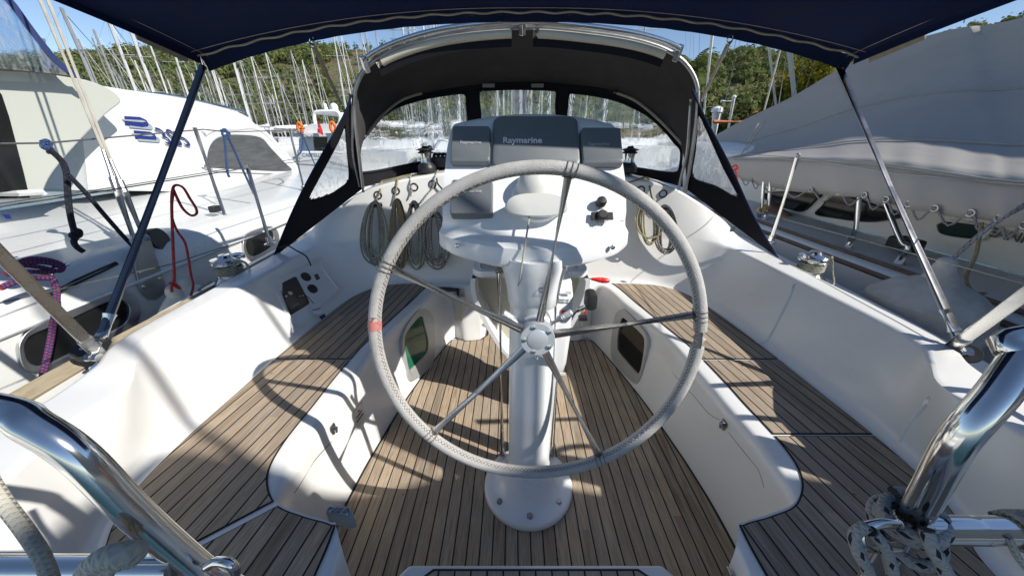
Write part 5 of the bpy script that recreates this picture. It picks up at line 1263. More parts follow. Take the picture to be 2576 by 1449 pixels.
# ================================================================== MOORED SAILBOATS (mast forest)
def loft_hull(bm, L_, bw_, fb, z0=-.1):
    rows = []
    for i in range(11):
        t = i / 10; y = -L_ / 2 + L_ * t; w_ = bw_ / 2 * (1 - max(0, (t - .45) / .55) ** 2.2) * (.82 + .18 * min(1, t / .3)); z1 = fb * (1 + .25 * t * t)
        rows.append([V((-w_, y, z1)), V((-w_ * .97, y, z1 * .5)), V((-w_ * .7, y, z0)), V((0, y, z0 - .15)), V((w_ * .7, y, z0)), V((w_ * .97, y, z1 * .5)), V((w_, y, z1)), V((0, y, z1 + .08))])
    g = grid(bm, rows, closed=True); bm.faces.new(g[0]); 
def sailboat(x, y, H_, rz=0.0, L_=11.0, rm=.085, cover='boat_white', matm='mast_alloy', lab=None, spr=(.45, .72), tilt=(0, 0), full=True, name='moored_sailboat', grp='sailboats moored below the hill'):
    t = thing(name, lab or 'sailing boat moored among the crowd of masts below the pine hill', 'sailboat', (x, y, -.45), grp)
    t.rotation_euler = (0, 0, rz)
    if full:
        bm = B(); loft_hull(bm, L_, L_ * .31, 1.15); obj('hull', bm, 'boat_white', t, local=True)
        bm = B(); rows = [[V((sx * L_ * .10 * k, yy, z)) for sx, z in ((-1, 1.1), (-.9, 1.1 + hh), (.9, 1.1 + hh), (1, 1.1))] for yy, hh, k in ((-L_ * .22, .55, 1), (-L_ * .05, .6, 1), (L_ * .12, .5, .9), (L_ * .28, .1, .6))]
        g = grid(bm, rows); bm.faces.new(g[0]); bm.faces.new(g[-1]); cb = obj('cabin', bm, 'boat_white', t, local=True)
        bm = B(); 
        for sx in (-1, 1): box(bm, (sx * L_ * .0985, -L_ * .06, 1.42), (.02, L_ * .2, .18))
        obj('cabin_window', bm, 'smoke_glass', cb, local=True, smooth=False)
    tx, ty = tilt
    bm = B(); tube(bm, [(0, L_ * .06, 1.2), (tx, L_ * .06 + ty, H_)], [rm, rm * .8], 10); ms = obj('mast', bm, matm, t, local=True)
    bm = B(); tube(bm, [(0, L_ * .05, 2.3), (0, -L_ * .34, 2.35)], rm * .85, 8); bo = obj('boom', bm, matm, t, local=True)
    bm = B(); tube(bm, [(0, L_ * .045, 2.62), (0, -L_ * .1, 2.55), (0, -L_ * .33, 2.48)], [.2, .17, .09], 8); obj('sail_cover', bm, cover, t, local=True)
    for s_ in spr:
        bm = B(); zz = 1.2 + (H_ - 1.2) * s_; w_ = L_ * .085 * (1.2 - s_ * .4); tube(bm, [(-w_ + tx * s_, L_ * .045, zz), (tx * s_, L_ * .06, zz + .03), (w_ + tx * s_, L_ * .045, zz)], .028, 6); obj('spreader', bm, matm, ms, local=True)
    bm = B(); r_ = .0055 if y < 45 else .008
    for s in (-1, 1):
        zz = 1.2 + (H_ - 1.2) * spr[0]; w_ = L_ * .085 * (1.2 - spr[0] * .4)
        tube(bm, [(s * L_ * .145, L_ * .03, 1.15), (s * w_ + tx * spr[0], L_ * .045, zz), (tx, L_ * .06, H_)], r_, 4)
        tube(bm, [(s * L_ * .13, L_ * .0, 1.15), (tx * spr[0], L_ * .06, zz)], r_, 4)
    tube(bm, [(0, -L_ * .48, 1.2), (tx, L_ * .06, H_)], r_, 4); obj('rigging', bm, 'wire', t, local=True)
    bm = B(); tube(bm, [(0, L_ * .47, 1.3), (tx, L_ * .07, H_ * .96)], .022, 6); obj('furled_genoa', bm, 'mast_white', t, local=True)
    return t
def sb(xt, yt, Y, **k):
    p = P(xt, yt, Y=Y); return sailboat(p.x, p.y, p.z + .45, **k)
rd = random.Random(11)
thick = [(118, 10, 24, .11), (240, 30, 26, .12), (292, 40, 27, .12), (545, 60, 30, .13), (395, 60, 30, .11), (718, 124, 34, .09), (822, 40, 38, .10), (612, 120, 32, .085), (845, 60, 46, .09)]
for xt, yt, Y, r in thick: sb(xt, yt, Y, rm=r, L_=rd.uniform(10, 13), rz=rd.uniform(-.12, .12), matm=rd.choice(['mast_white', 'mast_alloy']))
small = [(349, 168, 40), (429, 171, 42), (473, 183, 44), (512, 150, 40), (538, 194, 46), (584, 170, 48), (642, 201, 48), (687, 183, 46), (701, 210, 54), (677, 236, 60), (360, 110, 36), (455, 90, 38), (496, 120, 46), (655, 120, 40), (752, 150, 55), (778, 120, 60), (215, 70, 34), (180, 95, 40),
         (265, 120, 46), (325, 150, 52), (898, 70, 50), (912, 60, 62), (1021, 50, 56), (1034, 45, 60), (1068, 50, 62), (1091, 45, 58), (1135, 40, 60), (940, 70, 70), (800, 190, 70), (730, 200, 64), (570, 215, 66), (615, 225, 70), (410, 200, 60)]
for xt, yt, Y in small: sb(xt, yt, Y, rm=rd.uniform(.075, .11), L_=rd.uniform(9, 12), rz=rd.uniform(-.2, .2), matm=rd.choice(['mast_white', 'mast_alloy', 'mast_alloy']), spr=rd.choice([(.5,), (.45, .72)]))
for k in range(22):
    Y = rd.uniform(42, 95); xw = rd.uniform(120, 1280); p = P(xw, rd.uniform(90, 250), Y=Y)
    sailboat(p.x, p.y, p.z + .45, rm=rd.uniform(.08, .11), L_=rd.uniform(9, 12), rz=rd.uniform(-.2, .2), matm=rd.choice(['mast_white', 'mast_alloy']), cover=rd.choice(['sail_cover_blue', 'tarp', 'boat_white']), spr=rd.choice([(.5,), (.45, .72)]))
# ahead of our bow, seen through the hood windows
for xw, Y, ht in ((985, 20, 10), (1045, 22, 13), (1080, 26, 12), (1130, 19, 15), (1245, 17, 13), (1262, 24, 15), (1345, 15, 16), (1372, 21, 14), (1395, 27, 15), (1470, 18, 12), (1500, 25, 14), (1560, 22, 13), (1640, 26, 12)):
    p = P(xw, 350, Y=Y); sailboat(p.x, p.y + 4, ht, rm=.10, L_=11, rz=rd.uniform(-.1, .1), matm='mast_white', grp='sailboats moored ahead of our bow', lab='white sailing boat seen blurred through the hood windows')
# our own mast and boom forward of the hood
om = thing('main_mast', 'thick grey mast of our yacht seen through the middle hood window', 'mast', (0.02, 4.6, 1.2))
bm = B(); tube(bm, [(0.02, 4.6, 1.2), (0.02, 4.75, 14.5)], .095, 16, flat=.75); obj('spar', bm, 'mast_alloy', om)
for dx in (-.16, -.12, .13, .17, .21):
    bm = B(); tube(bm, [(.02 + dx * .6, 4.52, 1.25), (.02 + dx * .35, 4.68, 10)], .007, 5); obj('halyard', bm, 'rope_white', om)
# right-hand masts and poles
for xt, yt, xb, yb, Y, r, m_ in ((1795, 60, 1776, 235, 19, .085, 'mast_white'), (1934, 118, 1952, 268, 24, .075, 'mast_white'), (1985, 120, 1999, 250, 26, .16, 'mast_white')):
    a = P(xt, yt, Y=Y); b2 = P(xb, yb, Y=Y + 1); d = (a - b2); base = b2 - d * ((b2.z + .1) / d.z); topp = a + d * .4
    t = thing('mast', {1795: 'white mast right of the spray hood, leaning right', 1934: 'slim white mast leaning left, beside a spliced rope', 1985: 'thick white mast leaning left before the bushy tree'}[xt], 'mast', base)
    bm = B(); tube(bm, [base, topp], r, 12); obj('spar', bm, m_, t)
    bm = B(); tube(bm, [base.lerp(topp, .4) - V((.7, 0, 0)), base.lerp(topp, .4) + V((.7, 0, 0))], .03, 6); obj('spreader', bm, 'mast_alloy', t)
for i_, (x1, y1, x2, y2, Y) in enumerate(((1848, 118, 1810, 285, 14), (1858, 120, 1815, 290, 14.5), (1875, 125, 1832, 280, 15), (2052, 150, 2026, 228, 12), (2026, 143, 1976, 310, 11), (1968, 125, 1937, 300, 12), (1980, 125, 1955, 290, 12.4), (1725, 85, 1728, 240, 20), (1745, 90, 1742, 250, 22), (1760, 88, 1752, 300, 21), (1738, 90, 1730, 210, 24), (2435, 10, 2425, 55, 9), (2350, 20, 2320, 75, 8.5))):
    a, b2 = P(x1, y1, Y=Y), P(x2, y2, Y=Y); d = a - b2
    wire('stay_wire', [b2 - d * .1, a + d * 1.2], .010 if i_ % 3 else .014, 'wire', 'thin rigging wire among the masts right of the spray hood', 'rigging wire', 'rigging wires right of the spray hood')
for i_, (x1, y1, x2, y2, Y, kn) in enumerate(((1962, 128, 1921, 282, 9, 1), (1908, 310, 1845, 425, 5.2, 0), (1925, 300, 1850, 420, 5.3, 0))):
    a, b2 = P(x1, y1, Y=Y), P(x2, y2, Y=Y); d = a - b2
    t = thing('tie_rope', ['thick spliced rope rising from the tarp ridge', 'rope tied from the tarp eye down to the red knot', 'second rope running beside it to the red knot'][i_], 'rope', b2)
    hose('line', [b2, b2 + d * .5 - V((0, 0, .01)), a + d * (1.0 if kn else 0)], .020 if kn else .009, 'rope_white', t)
# lamp piles on the jetty
for i_, (xt, yt, xb, yb, Y, r) in enumerate(((1803, 283, 1800, 365, 16, .17), (1846, 246, 1836, 335, 18, .075), (1945, 290, 1943, 330, 18, .10))):
    a, b2 = P(xt, yt, Y=Y), P(xb, yb, Y=Y); t = thing('jetty_pile', ['thick white jetty pile with a pale cap by the hood', 'slim white jetty post with a lamp arm', 'short white pile before the red-roofed building'][i_], 'post', (b2.x, b2.y, -.45))
    bm = B(); tube(bm, [(b2.x, b2.y, -.45), (a.x, a.y, a.z)], r, 14); obj('post', bm, 'mast_white', t)
    bm = B(); lathe(bm, [(0, 0), (r * 1.3, 0), (r * 1.3, r * .8), (r * .6, r * 1.3), (0, r * 1.3)], a, n=16); obj('cap', bm, 'boat_white', t)
    if i_ == 1:
        bm = B(); tube(bm, [a - V((0, 0, .15)), a - V((.55, 0, .15))], .06, 8); obj('lamp_arm', bm, 'boat_white', t)
# red-roofed building and red beam
rb = thing('waterside_building', 'low waterside building with an orange tiled roof', 'building', P(1930, 300, Y=45))
q = [P(1872, 300, Y=46), P(1995, 275, Y=46), P(1995, 262, Y=50), P(1905, 280, Y=50)]
bm = B(); prism(bm, q, V((0, 0, 1)), -.15, .1); obj('roof', bm, 'roof_tile', rb, smooth=False)
a = P(1880, 300, Y=46.5); b2 = P(1995, 276, Y=46.5); bm = B(); box(bm, ((a.x + b2.x) / 2, 49.5, a.z / 2 - .1), (b2.x - a.x, 4, a.z - .1)); obj('wall', bm, 'plaster', rb, smooth=False)
gb = thing('gangway_beam', 'red gangway beam crossing behind the white piles', 'gangway', P(1850, 308, Y=15))
bm = B(); tube(bm, [P(1795, 307, Y=15.5), P(1870, 307, Y=15.5), P(1910, 306, Y=15.5)], [.08, .06, .05], 4); obj('beam', bm, 'roof_tile', gb, smooth=False)
jt = bm = B(); box(bm, (26, 60, .0), (60, 20, 1.0)); tag(obj('quay', bm, 'concrete', smooth=False), kind='structure')
bm = B(); box(bm, (-30, 80, .0), (80, 8, .8)); tag(obj('pontoon', bm, 'concrete', smooth=False), kind='structure')

# ================================================================== MOTOR YACHT in the distance at left
def Z5(c): return [(467.3 + .16703 * x, 168.2 + .16703 * y) for x, y in c]
my = thing('motor_yacht', 'white flybridge motor yacht seen stern-on with a red flag', 'motor yacht', P(800, 420, Y=21.5))
YM = 21.5
def slab(name, poly, Y, dep, m_, parent, bev=.03):
    pts = [P(x, y, Y=Y) for x, y in Z5(poly)]; bm = B(); prism(bm, pts, V((0, 1, 0)), 0, dep); return obj(name, bm, m_, parent, bevel=bev, seg=2)
hl = slab('hull', [(1690, 1275), (2420, 1275), (2420, 1420), (2330, 1640), (1780, 1640), (1700, 1460)], YM, 9, 'boat_white', my, .08)
slab('saloon', [(1700, 1050), (2400, 1050), (2400, 1275), (1700, 1275)], YM + 1.0, 6, 'boat_white', my)
slab('saloon_door', [(1915, 1062), (2130, 1062), (2115, 1272), (1940, 1272)], YM + .96, .1, 'smoke_glass', my, 0)
slab('upper_deck', [(1615, 1020), (1660, 1005), (2460, 1000), (2460, 1052), (1640, 1060)], YM, 7, 'boat_white', my, .02)
slab('flybridge_coaming', [(1770, 990), (1800, 900), (1900, 860), (2300, 865), (2320, 1002), (1775, 1004)], YM + .4, 5, 'boat_white', my, .05)
pts = catmull([P(x, y, Y=YM + 1) for x, y in Z5([(1960, 900), (1935, 780), (1945, 700), (2020, 680), (2180, 676), (2290, 690), (2330, 780), (2300, 900)])], 5)
bm = B(); tube(bm, pts, .11, 8); ar = obj('radar_arch', bm, 'boat_white', my)
slab('bimini_cover', [(1950, 700), (2020, 675), (2280, 680), (2320, 740), (2310, 748), (2240, 712), (1990, 722)], YM + 1, 3, 'boat_white', my, .02)
for x, y, r in ((2232, 612, .23), (2095, 580, .10), (2112, 635, .13)):
    c_ = P(*Z5([(x, y)])[0], Y=YM + 1.2); bm = B(); lathe(bm, [(0, -r * 1.2), (r * .9, -r * 1.1), (r, 0), (r * .8, r * .6), (r * .4, r * .92), (0, r)], c_, n=20); obj('radome', bm, 'boat_white', my)
bm = B(); tube(bm, [P(*Z5([(2075, 665)])[0], Y=YM + 1.2), P(*Z5([(2075, 520)])[0], Y=YM + 1.2)], .035, 8); tube(bm, [P(*Z5([(1975, 670)])[0], Y=YM + 1.2), P(*Z5([(1920, 430)])[0], Y=YM + 1.2)], .015, 6); tube(bm, [P(*Z5([(2085, 860)])[0], Y=YM + 1.2), P(*Z5([(2065, 700)])[0], Y=YM + 1.2)], .03, 6); obj('antenna', bm, 'mast_white', my)
bm = B()
for yy in (1228, 1245, 1262): tube(bm, [P(*Z5([(1935, yy)])[0], Y=YM + .1), P(*Z5([(2110, yy)])[0], Y=YM + .1)], .015, 5)
for xx in (1700, 1730, 1935, 2110): tube(bm, [P(*Z5([(xx, 1228)])[0], Y=YM + .1), P(*Z5([(xx, 1275)])[0], Y=YM + .1)], .015, 5)
obj('stern_rail', bm, 'steel', my)
text('name_lettering', 'CASTELLUM', .28, 'grey_print', my, P(*Z5([(1945, 1330)])[0], Y=YM - .01), (1, 0, 0), (0, 0, 1), ext=.004)
for i_, (x, y) in enumerate(((1722, 925), (2215, 915))):
    c_ = P(*Z5([(x, y)])[0], Y=YM - .1); bm = B(); tube(bm, [c_ + V((.13 * math.cos(R(a)), 0, .26 * math.sin(R(a)))) for a in range(0, 360, 20)], .085, 8, closed=True)
    tag(obj('lifebuoy', bm, 'orange_plastic'), ['orange lifebuoy on the left of the motor yacht rail', 'orange lifebuoy on the right of the motor yacht rail'][i_], 'lifebuoy', 'orange lifebuoys on the motor yacht')
fl = thing('flag', 'red flag with white crescent at the stern of the motor yacht', 'flag', P(*Z5([(1980, 990)])[0], Y=YM - .2))
a, b2 = P(*Z5([(1982, 815)])[0], Y=YM - .2), P(*Z5([(1988, 1000)])[0], Y=YM - .2)
bm = B(); tube(bm, [a, b2], .012, 6); obj('staff', bm, 'steel', fl)
rows = [[a.lerp(b2, t) + V((s_ * .30 * (.4 + .6 * t), .05 * math.sin(s_ * 6 + t * 4), -s_ * .16)) for s_ in [k / 8 for k in range(9)]] for t in [k / 6 * .95 for k in range(7)]]
bm = B(); sheet(bm, rows, .006); obj('cloth', bm, 'flag_red', fl)
bm = B(); c_ = P(*Z5([(1998, 905)])[0], Y=YM - .28); tube(bm, [c_ + V((.07 * math.cos(R(q)), -.02, .09 * math.sin(R(q)))) for q in range(50, 311, 20)], [.006 + .016 * math.sin(math.pi * i / 13) for i in range(14)], 5); obj('crescent', bm, 'white_print', fl)

# ================================================================== CATAMARAN alongside at left
cat = thing('catamaran', 'big white catamaran moored close on the port side', 'catamaran', (-3.5, 3, -.45))
XH = -2.26
rows = []
for y in [-3 + .5 * i for i in range(27)]:
    k = max(0, (y - 4.5) / 6) ** 2 * 1.2; u_ = .02 * (y - 2); ks = max(0, min(1, (y + 3) / 3)); top_ = .74 + .012 * y
    rows.append([V((x - k, y, z)) for x, z in ((-2.75, -.9), (-2.42, -.4), (XH - .03, .05), (XH, .40), (XH, top_ - .12), (XH - .015, top_ - .05), (XH - .05, top_), (XH - .11, top_ + .03), (XH - .2, top_ + .045), (XH - .75, top_ + .09), (-3.42, top_ + .12), (-3.9, top_ + .12))])
bm = B(); grid(bm, rows); obj('hull', bm, 'cat_white', cat, ang=60)
bm = B(); tube(bm, [V((XH + .006 - max(0, (y - 4.5) / 6) ** 2 * 1.2, y, .60 + .012 * y)) for y in [-3 + .5 * i for i in range(27)]], .012, 6); obj('rubbing_strake', bm, 'cat_white', cat)
bm = B(); tube(bm, [P(x, y, X=XH + .0) for x, y in ((118, 740), (190, 705), (250, 678), (292, 660), (296, 664), (255, 684), (195, 712), (122, 746))], .006, 6, closed=True); obj('deck_track', bm, 'black_rubber', cat)
def C4(c): return [(.3354 * x, 481.4 + .3354 * y) for x, y in c]
def C1_(c): return [(.3354 * x, .3354 * y) for x, y in c]
NX = V((1, 0, 0))
def catport(o_c, i_c, gm):
    o_ = resample(catmull([P(x, y, X=XH) for x, y in C4(o_c)], 5, True), 60); i_ = resample(catmull([P(x, y, X=XH) for x, y in C4(i_c)], 5, True), 60)
    k = min(range(60), key=lambda j: (i_[j] - o_[0]).length); i_ = i_[k:] + i_[:k]
    if (i_[5] - o_[5]).length > (i_[-5] - o_[5]).length: i_ = [i_[0]] + i_[:0:-1]
    bm = B(); ringprism(bm, o_, i_, NX, -.03, .016); f = obj('portlight', bm, 'aluminium', cat, bevel=.004); bm = B(); prism(bm, i_, NX, -.03, .004); obj('glass', bm, gm, f)
catport([(115, 1180), (145, 1310), (240, 1360), (380, 1340), (650, 1215), (950, 1062), (1022, 975), (1035, 870), (970, 775), (860, 752), (700, 800), (430, 920), (230, 1020), (145, 1090)],
        [(160, 1185), (190, 1275), (270, 1308), (400, 1265), (650, 1140), (895, 1008), (950, 935), (948, 860), (880, 812), (760, 840), (480, 970), (250, 1062), (180, 1110)], 'smoke_glass')
catport([(1812, 370), (1822, 460), (1865, 515), (1930, 515), (2060, 440), (2085, 370), (2070, 295), (2020, 262), (1950, 275), (1850, 315)],
        [(1830, 390), (1842, 455), (1872, 485), (1920, 478), (2020, 415), (2042, 360), (2030, 305), (1990, 292), (1930, 308), (1860, 345)], 'smoke_glass')
bm = B(); prism(bm, [P(x, y, X=XH) for x, y in C4([(972, 330), (1000, 318), (1085, 320), (1110, 340), (1228, 700), (1222, 760), (1160, 815), (1110, 810), (1060, 770), (1025, 700), (1000, 560), (985, 420)])], NX, .0, .012); chp = obj('chainplate', bm, 'dull_steel', cat, bevel=.003)
for (x, y) in C4([(1062, 605), (1078, 710), (1200, 650)]):
    bm = B(); lathe(bm, [(0, 0), (.013, 0), (.010, .006), (0, .007)], P(x, y, X=XH + .012), NX, 12); obj('bolt', bm, 'steel', chp)
for i_, (w0, w1, w2, w3) in enumerate(((C1_([(310, 25)])[0], C1_([(775, 1130)])[0], C1_([(880, 1440)])[0], C4([(995, 330)])[0]), (C1_([(378, 50)])[0], C1_([(828, 1200)])[0], C1_([(935, 1440)])[0], C4([(1070, 325)])[0]))):
    t = thing('shroud', ['aft wire shroud of the catamaran with its turnbuckle', 'forward wire shroud of the catamaran with its turnbuckle'][i_], 'shroud', P(*w3, X=XH), 'shrouds of the catamaran')
    a = P(*w3, X=XH + .02); b2 = P(*w1, X=XH - .06); top_ = P(*w0, X=XH - .28); mid_ = P(*w2, X=XH - .0)
    bm = B(); tube(bm, [b2, top_, top_ + (top_ - b2) * 1.5], .0075, 6); obj('wire', bm, 'rope_white' if i_ < 2 else 'wire', t)
    bm = B(); tube(bm, [a, mid_, mid_.lerp(b2, .35), mid_.lerp(b2, .36), mid_.lerp(b2, .62), b2], [.010, .016, .016, .010, .008, .008], 10); obj('turnbuckle', bm, 'dull_steel', t)
    bm = B(); tube(bm, [a + V((0, -.02, -.03)), a + V((0, .02, -.03))], .013, 10); obj('clevis_pin', bm, 'steel', t)
# superstructure
XC = -3.45
cab = [P(x, y, X=XC) for x, y in C1_([(640, 1430), (640, 900), (700, 700), (820, 652), (1000, 682), (1250, 715), (1440, 750), (1650, 800), (1800, 842), (1880, 885), (1940, 950), (2000, 1000), (2100, 1110), (2200, 1240), (2245, 1300), (2050, 1390), (1500, 1440)])]
cab = [V((XC, p.y, max(p.z, .80))) for p in cab]
rowsC = []
for dx, ins, dz in ((0.04, -.02, 0), (.03, 0, 0), (0, .0, .0), (-.08, .05, .02), (-.25, .12, .06), (-.7, .25, .10), (-3.5, .3, .12)):
    ctr_ = V((XC, 4.2, .8)); rowsC.append([V((XC + dx - .12 * max(0, p.z - .9), p.y - (ins * (1 if p.y > 4 else -.0)), p.z + (dz if p.z > 1.0 else 0) - (ins * .35 if p.z > 1 else 0))) for p in cab])
bm = B(); g = grid(bm, rowsC, closed=True); f = bm.faces.new(g[0]); bmesh.ops.triangulate(bm, faces=[f]); obj('superstructure', bm, 'cat_white', cat, ang=50)
def catside(poly, dx=0.0, conv=C1_):
    out = []
    for x, y in conv(poly):
        p = P(x, y, X=XC)
        for _ in range(4): p = P(x, y, X=XC + .04 - .12 * max(0, p.z - .9) + dx)
        out.append(p)
    return out
wpoly = catmull(catside([(1535, 1265), (1533, 1200), (1545, 1120), (1580, 1055), (1640, 1018), (1760, 1003), (1945, 1025), (2030, 1110), (2120, 1205), (2190, 1278), (2110, 1296), (1800, 1285)]), 4, True)
bm = B(); prism(bm, wpoly, NX, .004, .010); cw_ = obj('cabin_window', bm, 'grey_glass', cat)
bm = B(); tube(bm, [p + NX * .006 for p in wpoly], .018, 6, closed=True); obj('window_frame', bm, 'cat_white', cw_)
bm = B(); tube(bm, catmull(catside([(1520, 1010), (1600, 965), (1750, 960), (1970, 985), (2240, 1275)], .0), 6), .035, 8, flat=.6); obj('window_brow', bm, 'cat_white', cat)
for polys, m_, dx in (([[(965, 945), (1060, 958), (1118, 950), (1118, 935), (1140, 960), (1130, 975), (965, 960)], [(1030, 1045), (1170, 1055), (1178, 1030), (1195, 1055), (1185, 1070), (1032, 1060)], [(910, 897), (1060, 905), (1088, 916), (1060, 921), (918, 908)], [(985, 1003), (1120, 1012), (1145, 1022), (1120, 1026), (990, 1014)]], 'shade_print', .012),
                      ([[(930, 873), (1045, 880), (1092, 902), (1114, 935), (1104, 955), (1060, 960), (935, 940)], [(1000, 980), (1120, 990), (1155, 1008), (1172, 1035), (1165, 1055), (1120, 1055), (1012, 1042)]], 'navy_print', .006)):
    for pl in polys:
        q = catside(pl, 0); nn = (q[1] - q[0]).cross(q[-1] - q[0]).normalized(); nn = nn if nn.x > 0 else -nn
        bm = B(); prism(bm, q, nn, .002, dx); obj('hull_logo', bm, m_, cat, smooth=False)
cN = catside([(1305, 1040)])[0]; tdn = (catside([(1420, 1072)])[0] - catside([(1210, 1000)])[0]).normalized(); 
tdir_ = V((0, 1, -.10)).normalized()
text('numerals', '385', .215, 'shade_print', cat, cN + V((.016, .010, -.007)), tdir_, (-.12, -.1, 1), shear=-.25, bold=-.001, scx=.95)
text('numerals', '385', .215, 'navy_print', cat, cN + V((.020, 0, 0)), tdir_, (-.12, -.1, 1), shear=-.25, bold=-.001, scx=.95)
bm = B(); tube(bm, catmull(catside([(1065, 732), (1110, 708), (1300, 722), (1600, 785), (1800, 832), (1850, 862), (1850, 885)], -.15), 5), .016, 10); gr = obj('roof_handrail', bm, 'steel', cat)
bm = B(); tube(bm, catside([(1085, 742), (1350, 778), (1560, 820), (1720, 860), (1840, 885)], -.13), .011, 8); obj('lower_rail', bm, 'steel', gr)
bm = B()
for x, y in ((1350, 765), (1550, 808), (1710, 848)): 
    q = catside([(x - 20, y + 20), (x + 15, y - 12)], -.14); tube(bm, q, .011, 6)
obj('rail_bracket', bm, 'aluminium', gr)
# cream cockpit side moulding
XP = -3.22
crm = catmull([P(x, y, X=XP) for x, y in C1_([(-900, 420), (-500, 480), (-100, 510), (200, 530), (420, 560), (650, 600), (800, 655), (885, 715), (912, 760), (890, 790), (800, 860), (650, 1010), (530, 1140), (430, 1260), (370, 1350), (330, 1449), (320, 1500), (100, 1510), (-300, 1520), (-900, 1540)])], 3)
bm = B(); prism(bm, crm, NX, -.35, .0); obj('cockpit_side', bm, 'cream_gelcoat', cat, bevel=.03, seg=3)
drk = [P(x, y, X=XP + .006) for x, y in C1_([(-700, 560), (-200, 640), (0, 695), (14, 712), (70, 880), (130, 1110), (180, 1300), (215, 1449), (225, 1485), (-700, 1510)])]
bm = B(); prism(bm, drk, NX, -.02, .0); obj('dark_doorway', bm, 'smoke_glass', cat)
bm = B(); tube(bm, [P(x, y, X=XP + .05) for x, y in ((-60, 492), (40, 487), (105, 483), (110, 490))], .02, 6); obj('step_edge', bm, 'cat_white', cat)
# clear spray screen in the top-left corner
scr = [P(x, y, X=-3.1) for x, y in C1_([(-600, -500), (10, -60), (100, 40), (200, 180), (290, 300), (380, 410), (470, 500), (560, 575), (400, 555), (200, 535), (0, 515), (-600, 480)])]
bm = B(); prism(bm, scr, NX, 0, .004); ss = obj('spray_screen', bm, 'far_window', cat, smooth=False)
bm = B(); tube(bm, [P(x, y, X=-3.09) for x, y in C1_([(10, -60), (100, 40), (200, 180), (290, 300), (380, 410), (470, 500), (600, 582)])], .022, 4, flat=.3, up=(1, 0, 0)); obj('blue_binding', bm, 'sail_cover_blue', ss)
bm = B(); tube(bm, [P(x, y, X=-3.14) for x, y in C1_([(300, 290), (340, 380), (385, 560)])], .022, 10); tube(bm, [P(x, y, X=-3.14) for x, y in C1_([(370, 400), (440, 560)])], .014, 8); obj('screen_pole', bm, 'aluminium', cat)
bm = B(); tube(bm, [P(x, y, X=-3.12) for x, y in C1_([(-200, 500), (0, 512), (300, 528), (560, 570)])], .018, 6); obj('screen_base', bm, 'tan_webbing', cat)
# catamaran stanchions and wires
for i_, (a, b2) in enumerate((((512, 322), (570, 556)), ((734, 325), (765, 478)))):
    f_ = P(*b2, X=-2.42 - .02 * i_); tp = P(*a, X=-2.42 - .02 * i_); t = thing('stanchion', ['nearer stanchion on the catamaran deck edge', 'farther stanchion on the catamaran deck edge'][i_], 'stanchion', f_, 'stanchions on the catamaran')
    bm = B(); tube(bm, [f_, V((f_.x, f_.y, tp.z))], .0135, 12); obj('post', bm, 'steel', t)
    bm = B(); lathe(bm, [(0, 0), (.04, 0), (.03, .01), (.018, .05), (0, .05)], f_, n=16); obj('base', bm, 'dull_steel', t)
wire('catamaran_wire', [P(-150, 362, X=-2.42), P(0, 362, X=-2.42), P(120, 360, X=-2.42), P(513, 326, X=-2.42), P(570, 333, X=-2.43), P(737, 328, X=-2.44), P(790, 350, X=-2.6)], .0045, 'dark_wire', 'upper wire guard line along the catamaran', grp='guard wires of the catamaran')
wire('catamaran_wire', [P(-150, 530, X=-2.40), P(0, 512, X=-2.40), P(300, 470, X=-2.42), P(545, 430, X=-2.42), P(760, 398, X=-2.44)], .0035, 'dark_wire', 'lower wire guard line along the catamaran', grp='guard wires of the catamaran')
# ropes on the catamaran side
t = thing('knotted_rope', 'black rope knotted to the wire and hanging down at left', 'rope', P(112, 362, X=-2.4))
def wpth(c, X_, conv=lambda q: q): return [P(x, y, X=X_) for x, y in conv(c)]
hose('knot', wpth([(104, 358), (118, 354), (126, 364), (116, 374), (106, 368), (112, 360), (124, 368), (132, 380), (120, 384)], -2.38), .009, 'rope_blue', t, n=8)
hose('line', wpth([(122, 376), (140, 390), (158, 410), (168, 440), (170, 480), (175, 530), (184, 572), (192, 590), (186, 608), (194, 622), (209, 633)], -2.36), .0125, 'rope_black', t, n=8)
hose('knot', wpth([(182, 582), (198, 580), (200, 592), (186, 598), (180, 590), (194, 586)], -2.35), .012, 'rope_black', t, n=8)
hose('line', wpth([(168, 436), (215, 485), (262, 540), (320, 605), (370, 655), (408, 695)], -2.30), .0105, 'rope_black', t, n=8)
t = thing('blue_rope', 'blue rope knotted on the catamaran wire beside the cabin window', 'rope', P(570, 335, X=-2.42))
hose('knot', wpth([(556, 330), (566, 326), (572, 338), (562, 342), (560, 332), (576, 334), (574, 346), (564, 350)], -2.41), .009, 'rope_blue', t, n=8)
hose('line', wpth([(563, 340), (567, 370), (570, 410), (573, 436), (577, 446)], -2.41), .009, 'rope_blue', t, n=8)
hose('line', wpth([(572, 342), (590, 380), (612, 430), (640, 490)], -2.41), .009, 'rope_blue', t, n=8)
t = thing('blue_rope', 'blue rope hanging in a bight in front of the motor yacht', 'rope', P(755, 335, X=-2.5))
hose('line', wpth([(755, 330), (762, 350), (758, 380), (748, 392), (738, 398)], -2.5), .009, 'rope_blue', t, n=8)
hose('line', wpth([(760, 335), (775, 375), (795, 420)], -2.5), .007, 'rope_blue', t, n=8)
t = thing('mooring_rope', 'navy and red mooring rope wound on the catamaran cleat', 'mooring rope', P(110, 690, X=-2.3))
hose('line', wpth([(0, 725), (30, 712), (70, 700), (110, 700), (130, 700), (140, 720), (143, 750), (136, 800), (128, 850), (118, 900), (106, 950), (98, 985)], -2.18, ), .012, 'rope_redblue', t, n=10)
hose('coil', wpth([(10, 690), (60, 655), (110, 652), (155, 665), (150, 682), (100, 672), (50, 668), (20, 690), (70, 684), (130, 684), (152, 672), (110, 660), (60, 662), (30, 676)], -2.24), .010, 'rope_redblue', t, n=8)
